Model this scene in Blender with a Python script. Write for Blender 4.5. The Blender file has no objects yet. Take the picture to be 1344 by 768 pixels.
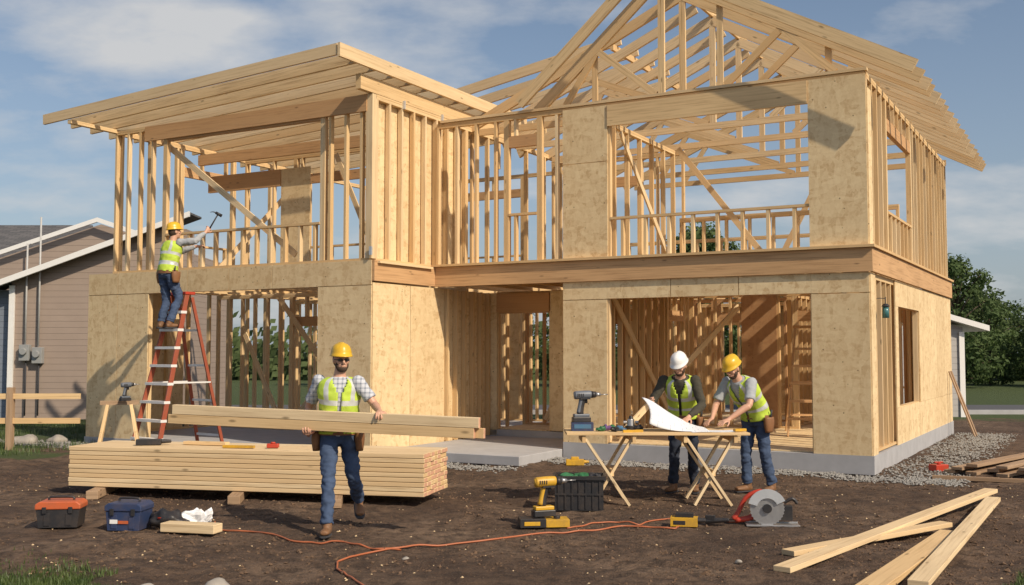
import bpy, math, random, time
from mathutils import Vector, Matrix, noise
random.seed(7)
T0=time.time()
V=Vector
S=bpy.context.scene
COL=S.collection

# ------------------------------------------------------------------ materials
def nmat(name):
    m=bpy.data.materials.new(name); m.use_nodes=True
    nt=m.node_tree; b=nt.nodes['Principled BSDF']
    return m,nt,b
def N(nt,t,**k):
    n=nt.nodes.new(t)
    for a,v in k.items(): setattr(n,a,v)
    return n
def math_(nt,op,a,b=None,c=None):
    n=N(nt,'ShaderNodeMath',operation=op)
    for i,x in enumerate((a,b,c)):
        if x is None: continue
        if isinstance(x,(int,float)): n.inputs[i].default_value=x
        else: nt.links.new(x,n.inputs[i])
    return n.outputs[0]
def mix(nt,f,a,b,bt='MIX'):
    n=N(nt,'ShaderNodeMix',data_type='RGBA',blend_type=bt)
    for i,x in ((0,f),(6,a),(7,b)):
        if isinstance(x,(int,float)): n.inputs[i].default_value=x
        elif isinstance(x,tuple): n.inputs[i].default_value=(x[0],x[1],x[2],1)
        else: nt.links.new(x,n.inputs[i])
    return n.outputs[2]
def ramp(nt,f,stops):
    r=N(nt,'ShaderNodeValToRGB'); e=r.color_ramp.elements
    while len(e)<len(stops): e.new(.5)
    for i,(p,c) in enumerate(stops):
        e[i].position=p; e[i].color=(c[0],c[1],c[2],1) if isinstance(c,tuple) else (c,c,c,1)
    nt.links.new(f,r.inputs[0]); return r.outputs[0]
def noise_(nt,vec,scale,detail=4,rough=.55):
    n=N(nt,'ShaderNodeTexNoise'); n.inputs['Scale'].default_value=scale
    n.inputs['Detail'].default_value=detail; n.inputs['Roughness'].default_value=rough
    if vec: nt.links.new(vec,n.inputs['Vector'])
    return n.outputs['Fac']
def mapping(nt,vec,sc):
    m=N(nt,'ShaderNodeMapping'); m.inputs['Scale'].default_value=sc
    nt.links.new(vec,m.inputs['Vector']); return m.outputs[0]
def bump(nt,b,h,st=.3,dist=.02):
    n=N(nt,'ShaderNodeBump'); n.inputs['Strength'].default_value=st; n.inputs['Distance'].default_value=dist
    nt.links.new(h,n.inputs['Height']); nt.links.new(n.outputs[0],b.inputs['Normal'])
def uvtint(nt):
    uv=N(nt,'ShaderNodeUVMap',uv_map='UV').outputs[0]
    sx=N(nt,'ShaderNodeSeparateXYZ'); nt.links.new(uv,sx.inputs[0])
    fl=math_(nt,'FLOOR',math_(nt,'DIVIDE',sx.outputs[1],10.0))
    wn=N(nt,'ShaderNodeTexWhiteNoise',noise_dimensions='1D'); nt.links.new(fl,wn.inputs['W'])
    oi=N(nt,'ShaderNodeObjectInfo').outputs['Random']
    t=math_(nt,'FRACT',math_(nt,'ADD',wn.outputs[0],oi))
    return uv,t
def wood(name,c1,c2,knots=True,rough=.75):
    m,nt,b=nmat(name)
    uv,t=uvtint(nt)
    g=noise_(nt,mapping(nt,uv,(1.2,34,1)),1.0,5,.6)
    col=ramp(nt,g,[(.28,tuple(x*.66 for x in c2)),(.5,c1),(.72,tuple(min(1,x*1.1) for x in c1))])
    col=mix(nt,math_(nt,'MULTIPLY',t,.8),col,c2)
    if knots:
        vo=N(nt,'ShaderNodeTexVoronoi'); vo.inputs['Scale'].default_value=1.0
        nt.links.new(mapping(nt,uv,(2.2,7,1)),vo.inputs['Vector'])
        k=ramp(nt,vo.outputs['Distance'],[(.05,1.0),(.13,0.0)])
        col=mix(nt,math_(nt,'MULTIPLY',k,.75),col,tuple(x*.32 for x in c2))
    lo=noise_(nt,mapping(nt,uv,(.7,2.5,1)),1.0,3)
    col=mix(nt,ramp(nt,lo,[(.42,0.0),(.78,.3)]),col,tuple(x*.6 for x in c2))
    nt.links.new(col,b.inputs['Base Color']); b.inputs['Roughness'].default_value=rough
    bump(nt,b,g,.25,.004); return m
def osb(name,c1,c2):
    m,nt,b=nmat(name)
    uv,t=uvtint(nt)
    def fl(sc):
        vo=N(nt,'ShaderNodeTexVoronoi'); vo.inputs['Scale'].default_value=1.0
        nt.links.new(mapping(nt,uv,sc),vo.inputs['Vector'])
        s=N(nt,'ShaderNodeSeparateColor'); nt.links.new(vo.outputs['Color'],s.inputs[0]); return s.outputs[0]
    f=math_(nt,'ADD',math_(nt,'MULTIPLY',math_(nt,'ADD',fl((6,15,1)),fl((15,6,1))),.38),math_(nt,'MULTIPLY',fl((30,34,1)),.24))
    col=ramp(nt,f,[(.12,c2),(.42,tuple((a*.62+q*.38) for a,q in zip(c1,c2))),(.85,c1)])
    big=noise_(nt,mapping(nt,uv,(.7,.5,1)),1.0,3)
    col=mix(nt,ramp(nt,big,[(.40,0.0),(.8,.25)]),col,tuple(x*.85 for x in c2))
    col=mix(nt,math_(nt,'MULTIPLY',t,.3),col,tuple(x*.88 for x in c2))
    for sc,r0,r1 in (((6.5,6.5,1),.055,.085),((2.7,3.1,1),.022,.038)):
        sp=N(nt,'ShaderNodeTexVoronoi'); sp.inputs['Scale'].default_value=1.0
        nt.links.new(mapping(nt,uv,sc),sp.inputs['Vector'])
        k=ramp(nt,sp.outputs['Distance'],[(r0,1.0),(r1,0.0)])
        col=mix(nt,math_(nt,'MULTIPLY',k,.8),col,(.13,.07,.03))
    nt.links.new(col,b.inputs['Base Color']); b.inputs['Roughness'].default_value=.8
    bump(nt,b,f,.25,.003); return m
def simple(name,c,rough=.5,metal=0,var=.15,scale=8,bmp=.1,dirt=0):
    m,nt,b=nmat(name)
    tc=N(nt,'ShaderNodeTexCoord').outputs['Object']
    n=noise_(nt,tc,scale,5)
    col=mix(nt,n,tuple(x*(1-var) for x in c),tuple(min(1,x*(1+var)) for x in c))
    if dirt:
        n2=noise_(nt,tc,scale*.6+3,6,.7)
        col=mix(nt,ramp(nt,n2,[(.45,0.0),(.7,dirt)]),col,(.13,.09,.06))
    nt.links.new(col,b.inputs['Base Color'])
    b.inputs['Roughness'].default_value=rough; b.inputs['Metallic'].default_value=metal
    if bmp: bump(nt,b,n,bmp,.01)
    return m
PINE=wood('pine_lumber',(.78,.57,.31),(.66,.43,.20))
PINE2=wood('pine_lumber_pale',(.80,.63,.39),(.70,.49,.26))
FIR=wood('fir_beam',(.64,.40,.20),(.52,.29,.13))
OLDW=wood('weathered_lumber',(.42,.29,.18),(.30,.19,.11))
OSB=osb('osb_sheathing',(.87,.69,.41),(.62,.43,.22))
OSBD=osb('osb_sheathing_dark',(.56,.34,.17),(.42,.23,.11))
REDEND=simple('red_end_paint',(.64,.36,.23),.7,var=.45,scale=14)
CONC=simple('concrete',(.40,.40,.41),.85,var=.22,scale=4,bmp=.2)
ORANGE=simple('orange_fiberglass',(.34,.08,.04),.5,dirt=.4)
ALU=simple('aluminium',(.80,.79,.76),.5,.1,var=.1)
BLACK=simple('black_plastic',(.025,.025,.028),.45,dirt=.25)
DARK=simple('dark_rubber',(.04,.04,.045),.7)
GREYP=simple('grey_plastic',(.13,.15,.18),.45,dirt=.2)
YEL=simple('yellow_plastic',(.66,.38,.03),.45,dirt=.5)
REDP=simple('red_plastic',(.50,.05,.025),.4,dirt=.3)
ORP=simple('orange_red_plastic',(.55,.12,.04),.45,dirt=.35)
BLUEP=simple('blue_plastic',(.03,.05,.12),.4,dirt=.35)
BLUET=simple('blue_tool',(.06,.16,.28),.4,dirt=.2)
GREENP=simple('green_plastic',(.03,.15,.06),.55)
STEEL=simple('steel',(.50,.50,.50),.38,.8,var=.2,scale=12,dirt=.15)
WHITEP=simple('white_paper',(.82,.83,.84),.7,var=.05)
WHT=simple('white_paint',(.80,.80,.78),.5,var=.05)
STONE=simple('stone',(.33,.30,.26),.9,var=.35,scale=6,bmp=.4)
SKIN=simple('skin',(.60,.34,.23),.5,var=.12,scale=14,bmp=.05)
HAIR=simple('hair',(.06,.035,.022),.8,var=.4,scale=60,bmp=.4)
HIVIS=simple('hivis_fabric',(.50,.66,.07),.75,var=.18,scale=9,bmp=.3)
SILV=simple('reflective_tape',(.60,.62,.60),.35,.1,var=.06)
JEANS=simple('denim',(.05,.08,.15),.9,var=.45,scale=9,bmp=.5)
JEANSD=simple('denim_dark',(.022,.03,.05),.9,var=.35,scale=9,bmp=.5)
BOOT=simple('brown_leather_boot',(.22,.11,.05),.6,var=.25,dirt=.5)
LEATH=simple('tan_leather',(.24,.11,.045),.6,var=.3)
SHG=simple('olive_shirt',(.055,.05,.035),.9,var=.25,bmp=.4)
SHGR=simple('grey_shirt',(.36,.38,.40),.9,var=.15,bmp=.4)
HELY=simple('yellow_hard_hat',(.74,.45,.03),.32,var=.05,dirt=.15)
HELW=simple('white_hard_hat',(.82,.82,.80),.32,var=.05,dirt=.12)
GALV=simple('galvanised',(.60,.63,.66),.4,.5)
TEAL=simple('teal_glass',(.05,.16,.17),.2)
CORD=simple('orange_cord',(.42,.13,.055),.5)
EYEM=simple('eye_white',(.7,.68,.64),.3,var=.02,bmp=0)
def plaid():
    m,nt,b=nmat('plaid_shirt')
    tc=N(nt,'ShaderNodeTexCoord').outputs['Object']
    sx=N(nt,'ShaderNodeSeparateXYZ'); nt.links.new(tc,sx.inputs[0])
    def st(o,f): return math_(nt,'GREATER_THAN',math_(nt,'SINE',math_(nt,'MULTIPLY',o,f)),.45)
    a=math_(nt,'ADD',st(sx.outputs[0],140),st(sx.outputs[2],140))
    col=mix(nt,math_(nt,'MULTIPLY',a,.4),(.56,.58,.62),(.14,.17,.23))
    nt.links.new(col,b.inputs['Base Color']); b.inputs['Roughness'].default_value=.9
    bump(nt,b,noise_(nt,tc,9,4),.5,.01); return m
PLAID=plaid()
def planmat():
    m,nt,b=nmat('drawing_paper')
    uv=N(nt,'ShaderNodeUVMap',uv_map='UV').outputs[0]
    br=N(nt,'ShaderNodeTexBrick'); br.inputs['Scale'].default_value=1; br.inputs['Brick Width'].default_value=.21; br.inputs['Row Height'].default_value=.16
    br.inputs['Mortar Size'].default_value=.006; br.offset=.37
    for k in ('Color1','Color2'): br.inputs[k].default_value=(.80,.81,.82,1)
    br.inputs['Mortar'].default_value=(.40,.45,.55,1)
    nt.links.new(uv,br.inputs['Vector'])
    nt.links.new(br.outputs['Color'],b.inputs['Base Color']); b.inputs['Roughness'].default_value=.75; return m
PLAN=planmat()

# ------------------------------------------------------------------ mesh builder
class MB:
    def __init__(s): s.v=[];s.f=[];s.uv=[];s.m=[]
    def face(s,idx,uv=None,mat=0):
        s.f.append(idx); s.uv.append(uv or [(0,0)]*len(idx)); s.m.append(mat)
    def beam(s,p0,p1,w,h,up=(0,0,1),mat=0,endmat=None):
        p0=V(p0);p1=V(p1);d=p1-p0;L=d.length;d.normalize();up=V(up)
        if abs(d.dot(up))>.98: up=V((0,1,0)) if abs(d.y)<.9 else V((1,0,0))
        y=up.cross(d).normalized(); z=d.cross(y)
        b=len(s.v); o=random.random()*50; ov=random.randint(0,900)*10+5
        for e in (0,1):
            for sy,sz in ((-1,-1),(1,-1),(1,1),(-1,1)):
                s.v.append(p0+d*(L*e)+y*(sy*w/2)+z*(sz*h/2))
        dims=[w,h,w,h]; acc=0
        for i in range(4):
            j=(i+1)%4
            s.face([b+i,b+j,b+4+j,b+4+i],[(o,ov+acc),(o,ov+acc+dims[i]),(o+L,ov+acc+dims[i]),(o+L,ov+acc)],mat)
            acc+=dims[i]
        em=mat if endmat is None else endmat
        s.face([b+3,b+2,b+1,b],[(o,ov),(o+.02,ov),(o+.02,ov+.1),(o,ov+.1)],em)
        s.face([b+4,b+5,b+6,b+7],[(o,ov),(o+.02,ov),(o+.02,ov+.1),(o,ov+.1)],em)
        return s
    def box(s,a,b,mat=0):
        a=V(a);b=V(b);c=(a+b)/2;d=b-a
        if d.x>=d.y and d.x>=d.z: return s.beam((a.x,c.y,c.z),(b.x,c.y,c.z),d.y,d.z,mat=mat)
        if d.y>=d.z: return s.beam((c.x,a.y,c.z),(c.x,b.y,c.z),d.x,d.z,mat=mat)
        return s.beam((c.x,c.y,a.z),(c.x,c.y,b.z),d.x,d.y,up=(0,1,0),mat=mat)
    def loft(s,keys,side=(1,0,0),n=14,sub=3,mat=0,cap=True,matf=None,skip=None):
        P=[V(k[0]) for k in keys]; R=[(k[1],k[2]) for k in keys]
        st=[]
        m=len(P)
        def cr(a,b,c,d,t): return .5*((2*b)+(c-a)*t+(2*a-5*b+4*c-d)*t*t+(3*b-a-3*c+d)*t*t*t)
        for i in range(m-1):
            i0=max(i-1,0);i3=min(i+2,m-1)
            for k in range(sub):
                t=k/sub
                st.append((cr(P[i0],P[i],P[i+1],P[i3],t),
                  max(.001,cr(R[i0][0],R[i][0],R[i+1][0],R[i3][0],t)),max(.001,cr(R[i0][1],R[i][1],R[i+1][1],R[i3][1],t))))
        st.append((P[-1],R[-1][0],R[-1][1]))
        sd=V(side); base=len(s.v); K=len(st)
        for i,(p,ra,rb) in enumerate(st):
            t=(st[min(i+1,K-1)][0]-st[max(i-1,0)][0]).normalized()
            a=(sd-t*sd.dot(t))
            if a.length<.05: a=V((0,0,1))-t*t.z
            a.normalize(); b=t.cross(a)
            for j in range(n):
                ph=2*math.pi*j/n
                s.v.append(p+a*(ra*math.cos(ph))+b*(rb*math.sin(ph)))
        for i in range(K-1):
            for j in range(n):
                u=i/(K-1); ph=(j+.5)/n
                if skip and skip(u,ph): continue
                mm=matf(u,ph) if matf else mat
                j2=(j+1)%n
                s.face([base+i*n+j,base+i*n+j2,base+(i+1)*n+j2,base+(i+1)*n+j],[(u*3,ph)]*4,mm)
        if cap:
            s.face([base+j for j in range(n)][::-1],None,mat)
            s.face([base+(K-1)*n+j for j in range(n)],None,mat)
        return s
    def cyl(s,p0,p1,r0,r1=None,n=14,mat=0):
        r1=r0 if r1 is None else r1
        d=(V(p1)-V(p0)).normalized(); sd=(1,0,0) if abs(d.x)<.8 else (0,1,0)
        return s.loft([(p0,r0,r0),(p1,r1,r1)],sd,n,1,mat)
    def ell(s,c,r,M=None,mat=0,nu=14,nv=9):
        c=V(c);M=M or Matrix.Identity(3)
        rows=[]
        for i in range(nv+1):
            th=-math.pi/2+math.pi*i/nv
            z=math.sin(th);q=math.cos(th)
            row=[]
            for j in range(nu):
                ph=2*math.pi*j/nu
                row.append(len(s.v)); s.v.append(c+M@V((r[0]*max(q,.02)*math.cos(ph),r[1]*max(q,.02)*math.sin(ph),r[2]*z)))
            rows.append(row)
        for i in range(nv):
            for j in range(nu):
                j2=(j+1)%nu
                s.face([rows[i][j],rows[i][j2],rows[i+1][j2],rows[i+1][j]],None,mat)
        s.face(rows[0][::-1],None,mat); s.face(rows[-1],None,mat)
        return s
    def poly(s,pts,mat=0,th=None):
        b=len(s.v);n=len(pts)
        for p in pts: s.v.append(V(p))
        if th is None: s.face([b+i for i in range(n)],[(p[0],p[1]) for p in pts],mat); return s
        th=V(th)
        for p in pts: s.v.append(V(p)+th)
        o=random.randint(0,900)*10+5
        uvp=[(p[0]*1.0+p[1],o+p[2]*.5) for p in pts]
        s.face([b+i for i in range(n)][::-1],uvp[::-1],mat); s.face([b+n+i for i in range(n)],uvp,mat)
        for i in range(n):
            j=(i+1)%n
            s.face([b+i,b+j,b+n+j,b+n+i],[(0,o),(1,o),(1,o+.1),(0,o+.1)],mat)
        return s
    def mesh(s,name,mats,smooth=False):
        me=bpy.data.meshes.new(name)
        me.from_pydata([tuple(v) for v in s.v],[],s.f)
        for mt in mats: me.materials.append(mt)
        uvl=me.uv_layers.new(name='UV')
        flat=[]
        for u in s.uv:
            for q in u: flat.extend((q[0],q[1]))
        uvl.data.foreach_set('uv',flat)
        me.polygons.foreach_set('material_index',s.m)
        if smooth: me.polygons.foreach_set('use_smooth',[True]*len(me.polygons))
        me.update(); return me
def obj(name,mb,mats,parent=None,label=None,category=None,group=None,kind=None,loc=None,rz=0,smooth=False,bevel=0,center=False):
    if not isinstance(mats,(list,tuple)): mats=[mats]
    c=None
    if isinstance(mb,MB):
        if center and mb.v:
            mn=V([min(v[i] for v in mb.v) for i in range(3)]);mx=V([max(v[i] for v in mb.v) for i in range(3)])
            c=(mn+mx)/2; mb.v=[v-c for v in mb.v]
        me=mb.mesh(name,mats,smooth)
    else: me=mb
    o=bpy.data.objects.new(name,me); COL.objects.link(o)
    if parent: o.parent=parent
    if c is not None: o.location=c
    if loc is not None: o.location=V(loc)
    o.rotation_euler=(0,0,rz)
    if label:o['label']=label
    if category:o['category']=category
    if group:o['group']=group
    if kind:o['kind']=kind
    if bevel:
        b=o.modifiers.new('bevel','BEVEL'); b.width=bevel; b.segments=2; b.limit_method='ANGLE'
    return o
def empty(name,loc,rz=0,label=None,category=None,group=None):
    o=bpy.data.objects.new(name,None); COL.objects.link(o); o.location=loc; o.rotation_euler=(0,0,rz); o.empty_display_size=.2
    if label:o['label']=label
    if category:o['category']=category
    if group:o['group']=group
    return o

# ------------------------------------------------------------------ camera, light, world
cam=bpy.data.objects.new('camera',bpy.data.cameras.new('camera')); COL.objects.link(cam)
cam.location=(0,0,1.76); cam.rotation_euler=(math.radians(93.21),0,0)
cam.data.sensor_width=36; cam.data.lens=37.23; cam.data.clip_end=3000; cam.data.clip_start=.1
S.camera=cam
S.view_settings.view_transform='Standard'; S.view_settings.look='None'; S.view_settings.exposure=0
ELEV=math.radians(39); sd=V((.68,-.73,0)).normalized()
sdir=V((sd.x*math.cos(ELEV),sd.y*math.cos(ELEV),math.sin(ELEV)))
sun=bpy.data.objects.new('sun',bpy.data.lights.new('sun','SUN')); COL.objects.link(sun)
sun.data.energy=4.2; sun.data.angle=math.radians(.6); sun.data.color=(1,.85,.66)
sun.rotation_euler=sdir.to_track_quat('Z','Y').to_euler(); sun.location=(10,-10,20)
W=bpy.data.worlds.new('World'); S.world=W; W.use_nodes=True
nt=W.node_tree; bg=nt.nodes['Background']
sky=N(nt,'ShaderNodeTexSky',sky_type='NISHITA'); sky.sun_disc=False; sky.sun_elevation=ELEV
sky.sun_rotation=math.atan2(sd.x,sd.y); sky.air_density=1.0; sky.dust_density=1.6; sky.ozone_density=1.5
tc=N(nt,'ShaderNodeTexCoord').outputs['Generated']
sx=N(nt,'ShaderNodeSeparateXYZ'); nt.links.new(tc,sx.inputs[0])
den=math_(nt,'ADD',math_(nt,'MAXIMUM',sx.outputs[2],0.0),.30)
cx=N(nt,'ShaderNodeCombineXYZ')
nt.links.new(math_(nt,'DIVIDE',sx.outputs[0],den),cx.inputs[0]); nt.links.new(math_(nt,'DIVIDE',sx.outputs[1],den),cx.inputs[1])
mp=N(nt,'ShaderNodeMapping'); mp.inputs['Scale'].default_value=(1.0,1.35,1); mp.inputs['Location'].default_value=(2.2,.35,0)
nt.links.new(cx.outputs[0],mp.inputs['Vector'])
cn=noise_(nt,mp.outputs[0],1.7,8,.56)
dx=math_(nt,'ADD',sx.outputs[0],.35); dz=math_(nt,'SUBTRACT',sx.outputs[2],.285)
dd=math_(nt,'ADD',math_(nt,'MULTIPLY',math_(nt,'MULTIPLY',dx,dx),45.0),math_(nt,'MULTIPLY',math_(nt,'MULTIPLY',dz,dz),420.0))
bank=math_(nt,'MULTIPLY',math_(nt,'MAXIMUM',math_(nt,'SUBTRACT',1.0,dd),0.0),.26)
cf=ramp(nt,math_(nt,'ADD',cn,bank),[(.53,0.0),(.72,.9)])
hz=ramp(nt,sx.outputs[2],[(0.0,.62),(.16,.30),(.42,.0)])
col=mix(nt,hz,sky.outputs[0],(3.9,4.5,5.3))
col=mix(nt,cf,col,(6.3,6.3,6.3))
nt.links.new(col,bg.inputs['Color']); bg.inputs['Strength'].default_value=.10

# ------------------------------------------------------------------ people (built first)
def rot_to(face,up=(0,0,1)):
    f=V(face).normalized(); x=f.cross(V(up)).normalized(); z=x.cross(f)
    return Matrix((x,f,z)).transposed()
def remesh(mb,vox,sm=4,mats=(),jit=0):
    me=mb.mesh('tmp',[]); o=bpy.data.objects.new('tmp',me); COL.objects.link(o)
    r=o.modifiers.new('r','REMESH'); r.mode='VOXEL'; r.voxel_size=vox; r.use_smooth_shade=True
    s=o.modifiers.new('s','SMOOTH'); s.factor=.5; s.iterations=sm
    dg=bpy.context.evaluated_depsgraph_get(); ev=o.evaluated_get(dg)
    m2=bpy.data.meshes.new_from_object(ev); bpy.data.objects.remove(o)
    if jit:
        for v in m2.vertices:
            n=noise.noise(V((v.co.x*9,v.co.y*9,v.co.z*14)))
            n2=noise.noise(V((v.co.x*22,v.co.y*22,v.co.z*34)))
            v.co+=v.normal*(n*jit+n2*jit*.6)
    m2.materials.clear()
    for mt in mats: m2.materials.append(mt)
    m2.polygons.foreach_set('use_smooth',[True]*len(m2.polygons))
    return m2
def hand(mb,w,d,n,curl,ts):
    w=V(w);d=V(d).normalized();n=V(n); n=(n-d*n.dot(d)).normalized(); s=d.cross(n)
    mb.loft([(w-d*.03,.026,.021),(w+d*.02,.032,.018),(w+d*.07,.043,.016),(w+d*.10,.040,.013)],side=s,n=12,sub=3)
    ax=s if (Matrix.Rotation(.3,3,s)@d).dot(n)>0 else -s
    for o,l in ((-.033,.064),(-.011,.080),(.012,.086),(.034,.076)):
        o=o*(-ts); p=w+d*.088+s*o; cd=(d+s*(o*2.5)).normalized(); ks=[(p,.0105,.0105)]
        for seg in (.42,.33,.25):
            cd=Matrix.Rotation(curl,3,ax)@cd
            p=p+cd*l*seg; ks.append((p,.0088,.0088))
        mb.loft(ks,side=s,n=8,sub=2)
    p=w+d*.03+s*ts*.03; t1=(d*.55+s*ts*.7+n*.35).normalized(); t2=(d*.85+s*ts*.3+n*.45).normalized()
    mb.loft([(p,.015,.015),(p+t1*.04,.0125,.0125),(p+t1*.04+t2*.03,.0105,.0105),(p+t1*.04+t2*.055,.008,.008)],side=n,n=8,sub=2)
def person(loc,yaw,J,label,shirt,pants,helmet,sleeve=1.0,glasses=False,beard=True,vest=True,belt=True,hairm=HAIR):
    g=lambda k:V(J[k])
    pel,wai,che,nec,hc=g('pelvis'),g('waist'),g('chest'),g('neck'),g('head')
    side=V(J.get('side',(1,0,0))); R=rot_to(J['face'])
    B=MB()
    def torso(mb,e,top=True):
        k=[(pel+V((0,0,-.06)),.150+e,.105+e),(pel,.168+e,.118+e),(wai,.150+e,.105+e),((wai+che)/2,.162+e,.113+e),(che,.182+e,.122+e),(che.lerp(nec,.62),.172+e,.102+e),(che.lerp(nec,.86),.12+e,.082+e)]
        if top: k.append((nec,.066+e*.5,.066+e*.5))
        mb.loft(k,side=side,n=24,sub=3)
    torso(B,0)
    B.loft([(nec-(hc-nec)*.15,.064,.064),(nec.lerp(hc,.5),.056,.058),(hc-R@V((0,.015,.03)),.055,.06)],side=side,n=14)
    E=lambda c,r,**k:B.ell(hc+R@V(c),r,M=R,**k)
    E((0,-.012,.022),(.076,.095,.098),nu=20,nv=14); E((0,.022,-.045),(.056,.066,.072)); E((0,.048,-.088),(.032,.036,.026))
    E((0,.078,.030),(.050,.018,.011)); B.loft([(hc+R@V((0,.084,.020)),.009,.010),(hc+R@V((0,.110,-.014)),.014,.014),(hc+R@V((0,.092,-.028)),.017,.008)],side=R@V((1,0,0)),n=8)
    E((0,.085,-.048),(.025,.011,.006)); E((0,.084,-.059),(.021,.011,.006))
    for s in (-1,1): E((s*.077,-.008,-.002),(.009,.019,.031)); E((s*.04,.062,-.015),(.022,.02,.02))
    Sl=MB(); torso(Sl,.014)
    for s,q in ((-1,'m'),(1,'p')):
        sh,el,wr=g('sh'+q),g('el'+q),g('wr'+q); d=V(J['hd'+q]).normalized()
        B.loft([(sh,.056,.056),(sh.lerp(el,.4),.050,.050),(el,.041,.041),(el.lerp(wr,.3),.044,.041),(wr,.028,.023),(wr+d*.02,.028,.021)],side=(0,0,1) if abs((wr-el).normalized().z)<.8 else (1,0,0),n=12)
        hand(B,wr+d*.01,d,J['pn'+q],J.get('curl'+q,.5),J.get('ts'+q,s))
        Sl.ell(sh,(.072,.072,.074))
        if sleeve>=1: ks=[(sh,.068,.068),(sh.lerp(el,.5),.062,.062),(el,.056,.056),(el.lerp(wr,.4),.053,.051),(el.lerp(wr,.93),.038,.036)]
        else: ks=[(sh,.070,.070),(sh.lerp(el,.5),.066,.066),(sh.lerp(el,sleeve),.067,.067)]
        Sl.loft(ks,side=(0,0,1) if abs((wr-el).normalized().z)<.8 else (1,0,0),n=14)
    Pn=MB(); Pn.loft([(wai.lerp(pel,.25),.163,.118),(pel,.182,.132),(pel+V((0,0,-.08)),.168,.122),(pel+V((0,0,-.11)),.12,.10)],side=side,n=20)
    for q in 'mp':
        hp,kn,an=g('hip'+q),g('kn'+q),g('an'+q); td=V(J['toe'+q]).normalized()
        B.loft([(hp,.080,.085),(hp.lerp(kn,.45),.070,.074),(kn,.052,.055),(kn.lerp(an,.35),.052,.056),(an,.036,.04),(an-V((0,0,.03)),.035,.04)],side=side,n=14)
        Pn.loft([(hp+V((0,0,.03)),.094,.105),(hp.lerp(kn,.4),.088,.095),(kn,.068,.074),(kn.lerp(an,.4),.066,.074),(kn.lerp(an,.8),.064,.069),(an+(kn-an)*.02,.065,.074)],side=side,n=16)
        bt=MB(); sdv=V((0,0,1)).cross(td)
        bt.loft([(an+(kn-an)*.30,.052,.056),(an,.050,.056),(an+V((0,0,-.05)),.048,.058)],side=sdv,n=14)
        hl=an-V((0,0,.055))
        bt.loft([(hl-td*.065,.030,.030),(hl-td*.03,.042,.040),(hl+td*.06,.044,.038),(hl+td*.15,.050,.030),(hl+td*.195,.036,.022)],side=sdv,n=14)
        J['_b'+q]=bt
        B.loft([(an-V((0,0,.05))-td*.04,.03,.03),(an-V((0,0,.055))+td*.15,.035,.02)],side=sdv,n=10)
    me=remesh(B,.0065,2,[SKIN]); me.name='person'
    root=obj('person',me,[],label=label,category='person',loc=loc,rz=yaw,group=None)
    def kid(n,me_,mats=(),**k): return obj(n,me_,list(mats),parent=root,**k)
    kid('shirt',remesh(Sl,.011,3,[shirt],.009)); kid('trousers',remesh(Pn,.012,3,[pants],.018))
    for q in 'mp':
        kid('boot',remesh(J['_b'+q],.009,2,[BOOT]))
        an=g('an'+q); td=V(J['toe'+q]).normalized()
        m=MB(); hl=an-V((0,0,.093)); m.loft([(hl-td*.095,.026,.010),(hl-td*.06,.044,.014),(hl+td*.14,.052,.014),(hl+td*.20,.03,.010)],side=V((0,0,1)).cross(td),n=12); kid('boot_sole',m,[DARK])
    m=MB(); m.ell(hc+R@V((0,-.034,.010)),(.081,.082,.090),M=R,nu=20,nv=14); kid('hair',remesh(m,.009,1,[hairm],.002))
    if beard:
        m=MB(); m.ell(hc+R@V((0,.034,-.080)),(.054,.056,.040),M=R,nu=16,nv=10); m.ell(hc+R@V((0,.088,-.037)),(.028,.010,.005),M=R)
        for s in (-1,1): m.ell(hc+R@V((s*.052,.028,-.048)),(.014,.036,.034),M=R)
        kid('beard',remesh(m,.007,1,[hairm],.002))
    for s in (-1,1):
        m=MB(); m.ell(hc+R@V((s*.031,.076,.006)),(.013,.010,.009),M=R,nu=10,nv=6); m.ell(hc+R@V((s*.031,.0835,.006)),(.005,.004,.005),M=R,mat=1,nu=8,nv=5); kid('eye',m,[EYEM,DARK],smooth=True)
    if glasses:
        m=MB()
        for s in (-1,1):
            m.ell(hc+R@V((s*.032,.088,.008)),(.026,.009,.015),M=R,nu=12,nv=6); m.beam(hc+R@V((s*.055,.085,.01)),hc+R@V((s*.082,-.01,.008)),.004,.006)
        m.beam(hc+R@V((-.02,.096,.01)),hc+R@V((.02,.096,.01)),.004,.006); kid('sunglasses',m,[BLACK],smooth=True)
    Rh=R; m=MB(); ho=hc+Rh@V((0,-.010,.056))
    n=28; rows=[]
    prof=[(1.30,-.012,1),(1.27,-.004,1),(1.04,.004,0),(1.0,.03,0),(.95,.058,0),(.82,.086,0),(.60,.106,0),(.32,.117,0),(.04,.120,0)]
    for (rr,z,br_) in prof:
        row=[]
        for j in range(n):
            ph=2*math.pi*j/n; c_,s_=math.cos(ph),math.sin(ph)
            r1=rr
            if br_: r1=1.10+(.20 if s_>0 else .06)*abs(s_)**2
            zz=z
            if not br_ and abs(c_)*rr<.22 and rr<1.0: zz+=.007
            row.append(len(m.v)); m.v.append(ho+Rh@V((.101*r1*c_,.126*r1*s_,zz-(.006*max(0,s_) if br_ else 0))))
        rows.append(row)
    for i in range(len(rows)-1):
        for j in range(n):
            j2=(j+1)%n; m.face([rows[i][j],rows[i][j2],rows[i+1][j2],rows[i+1][j]])
    m.face(rows[-1])
    k=kid('hard_hat',m,[helmet],smooth=True); sm=k.modifiers.new('s','SOLIDIFY'); sm.thickness=.004
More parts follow.
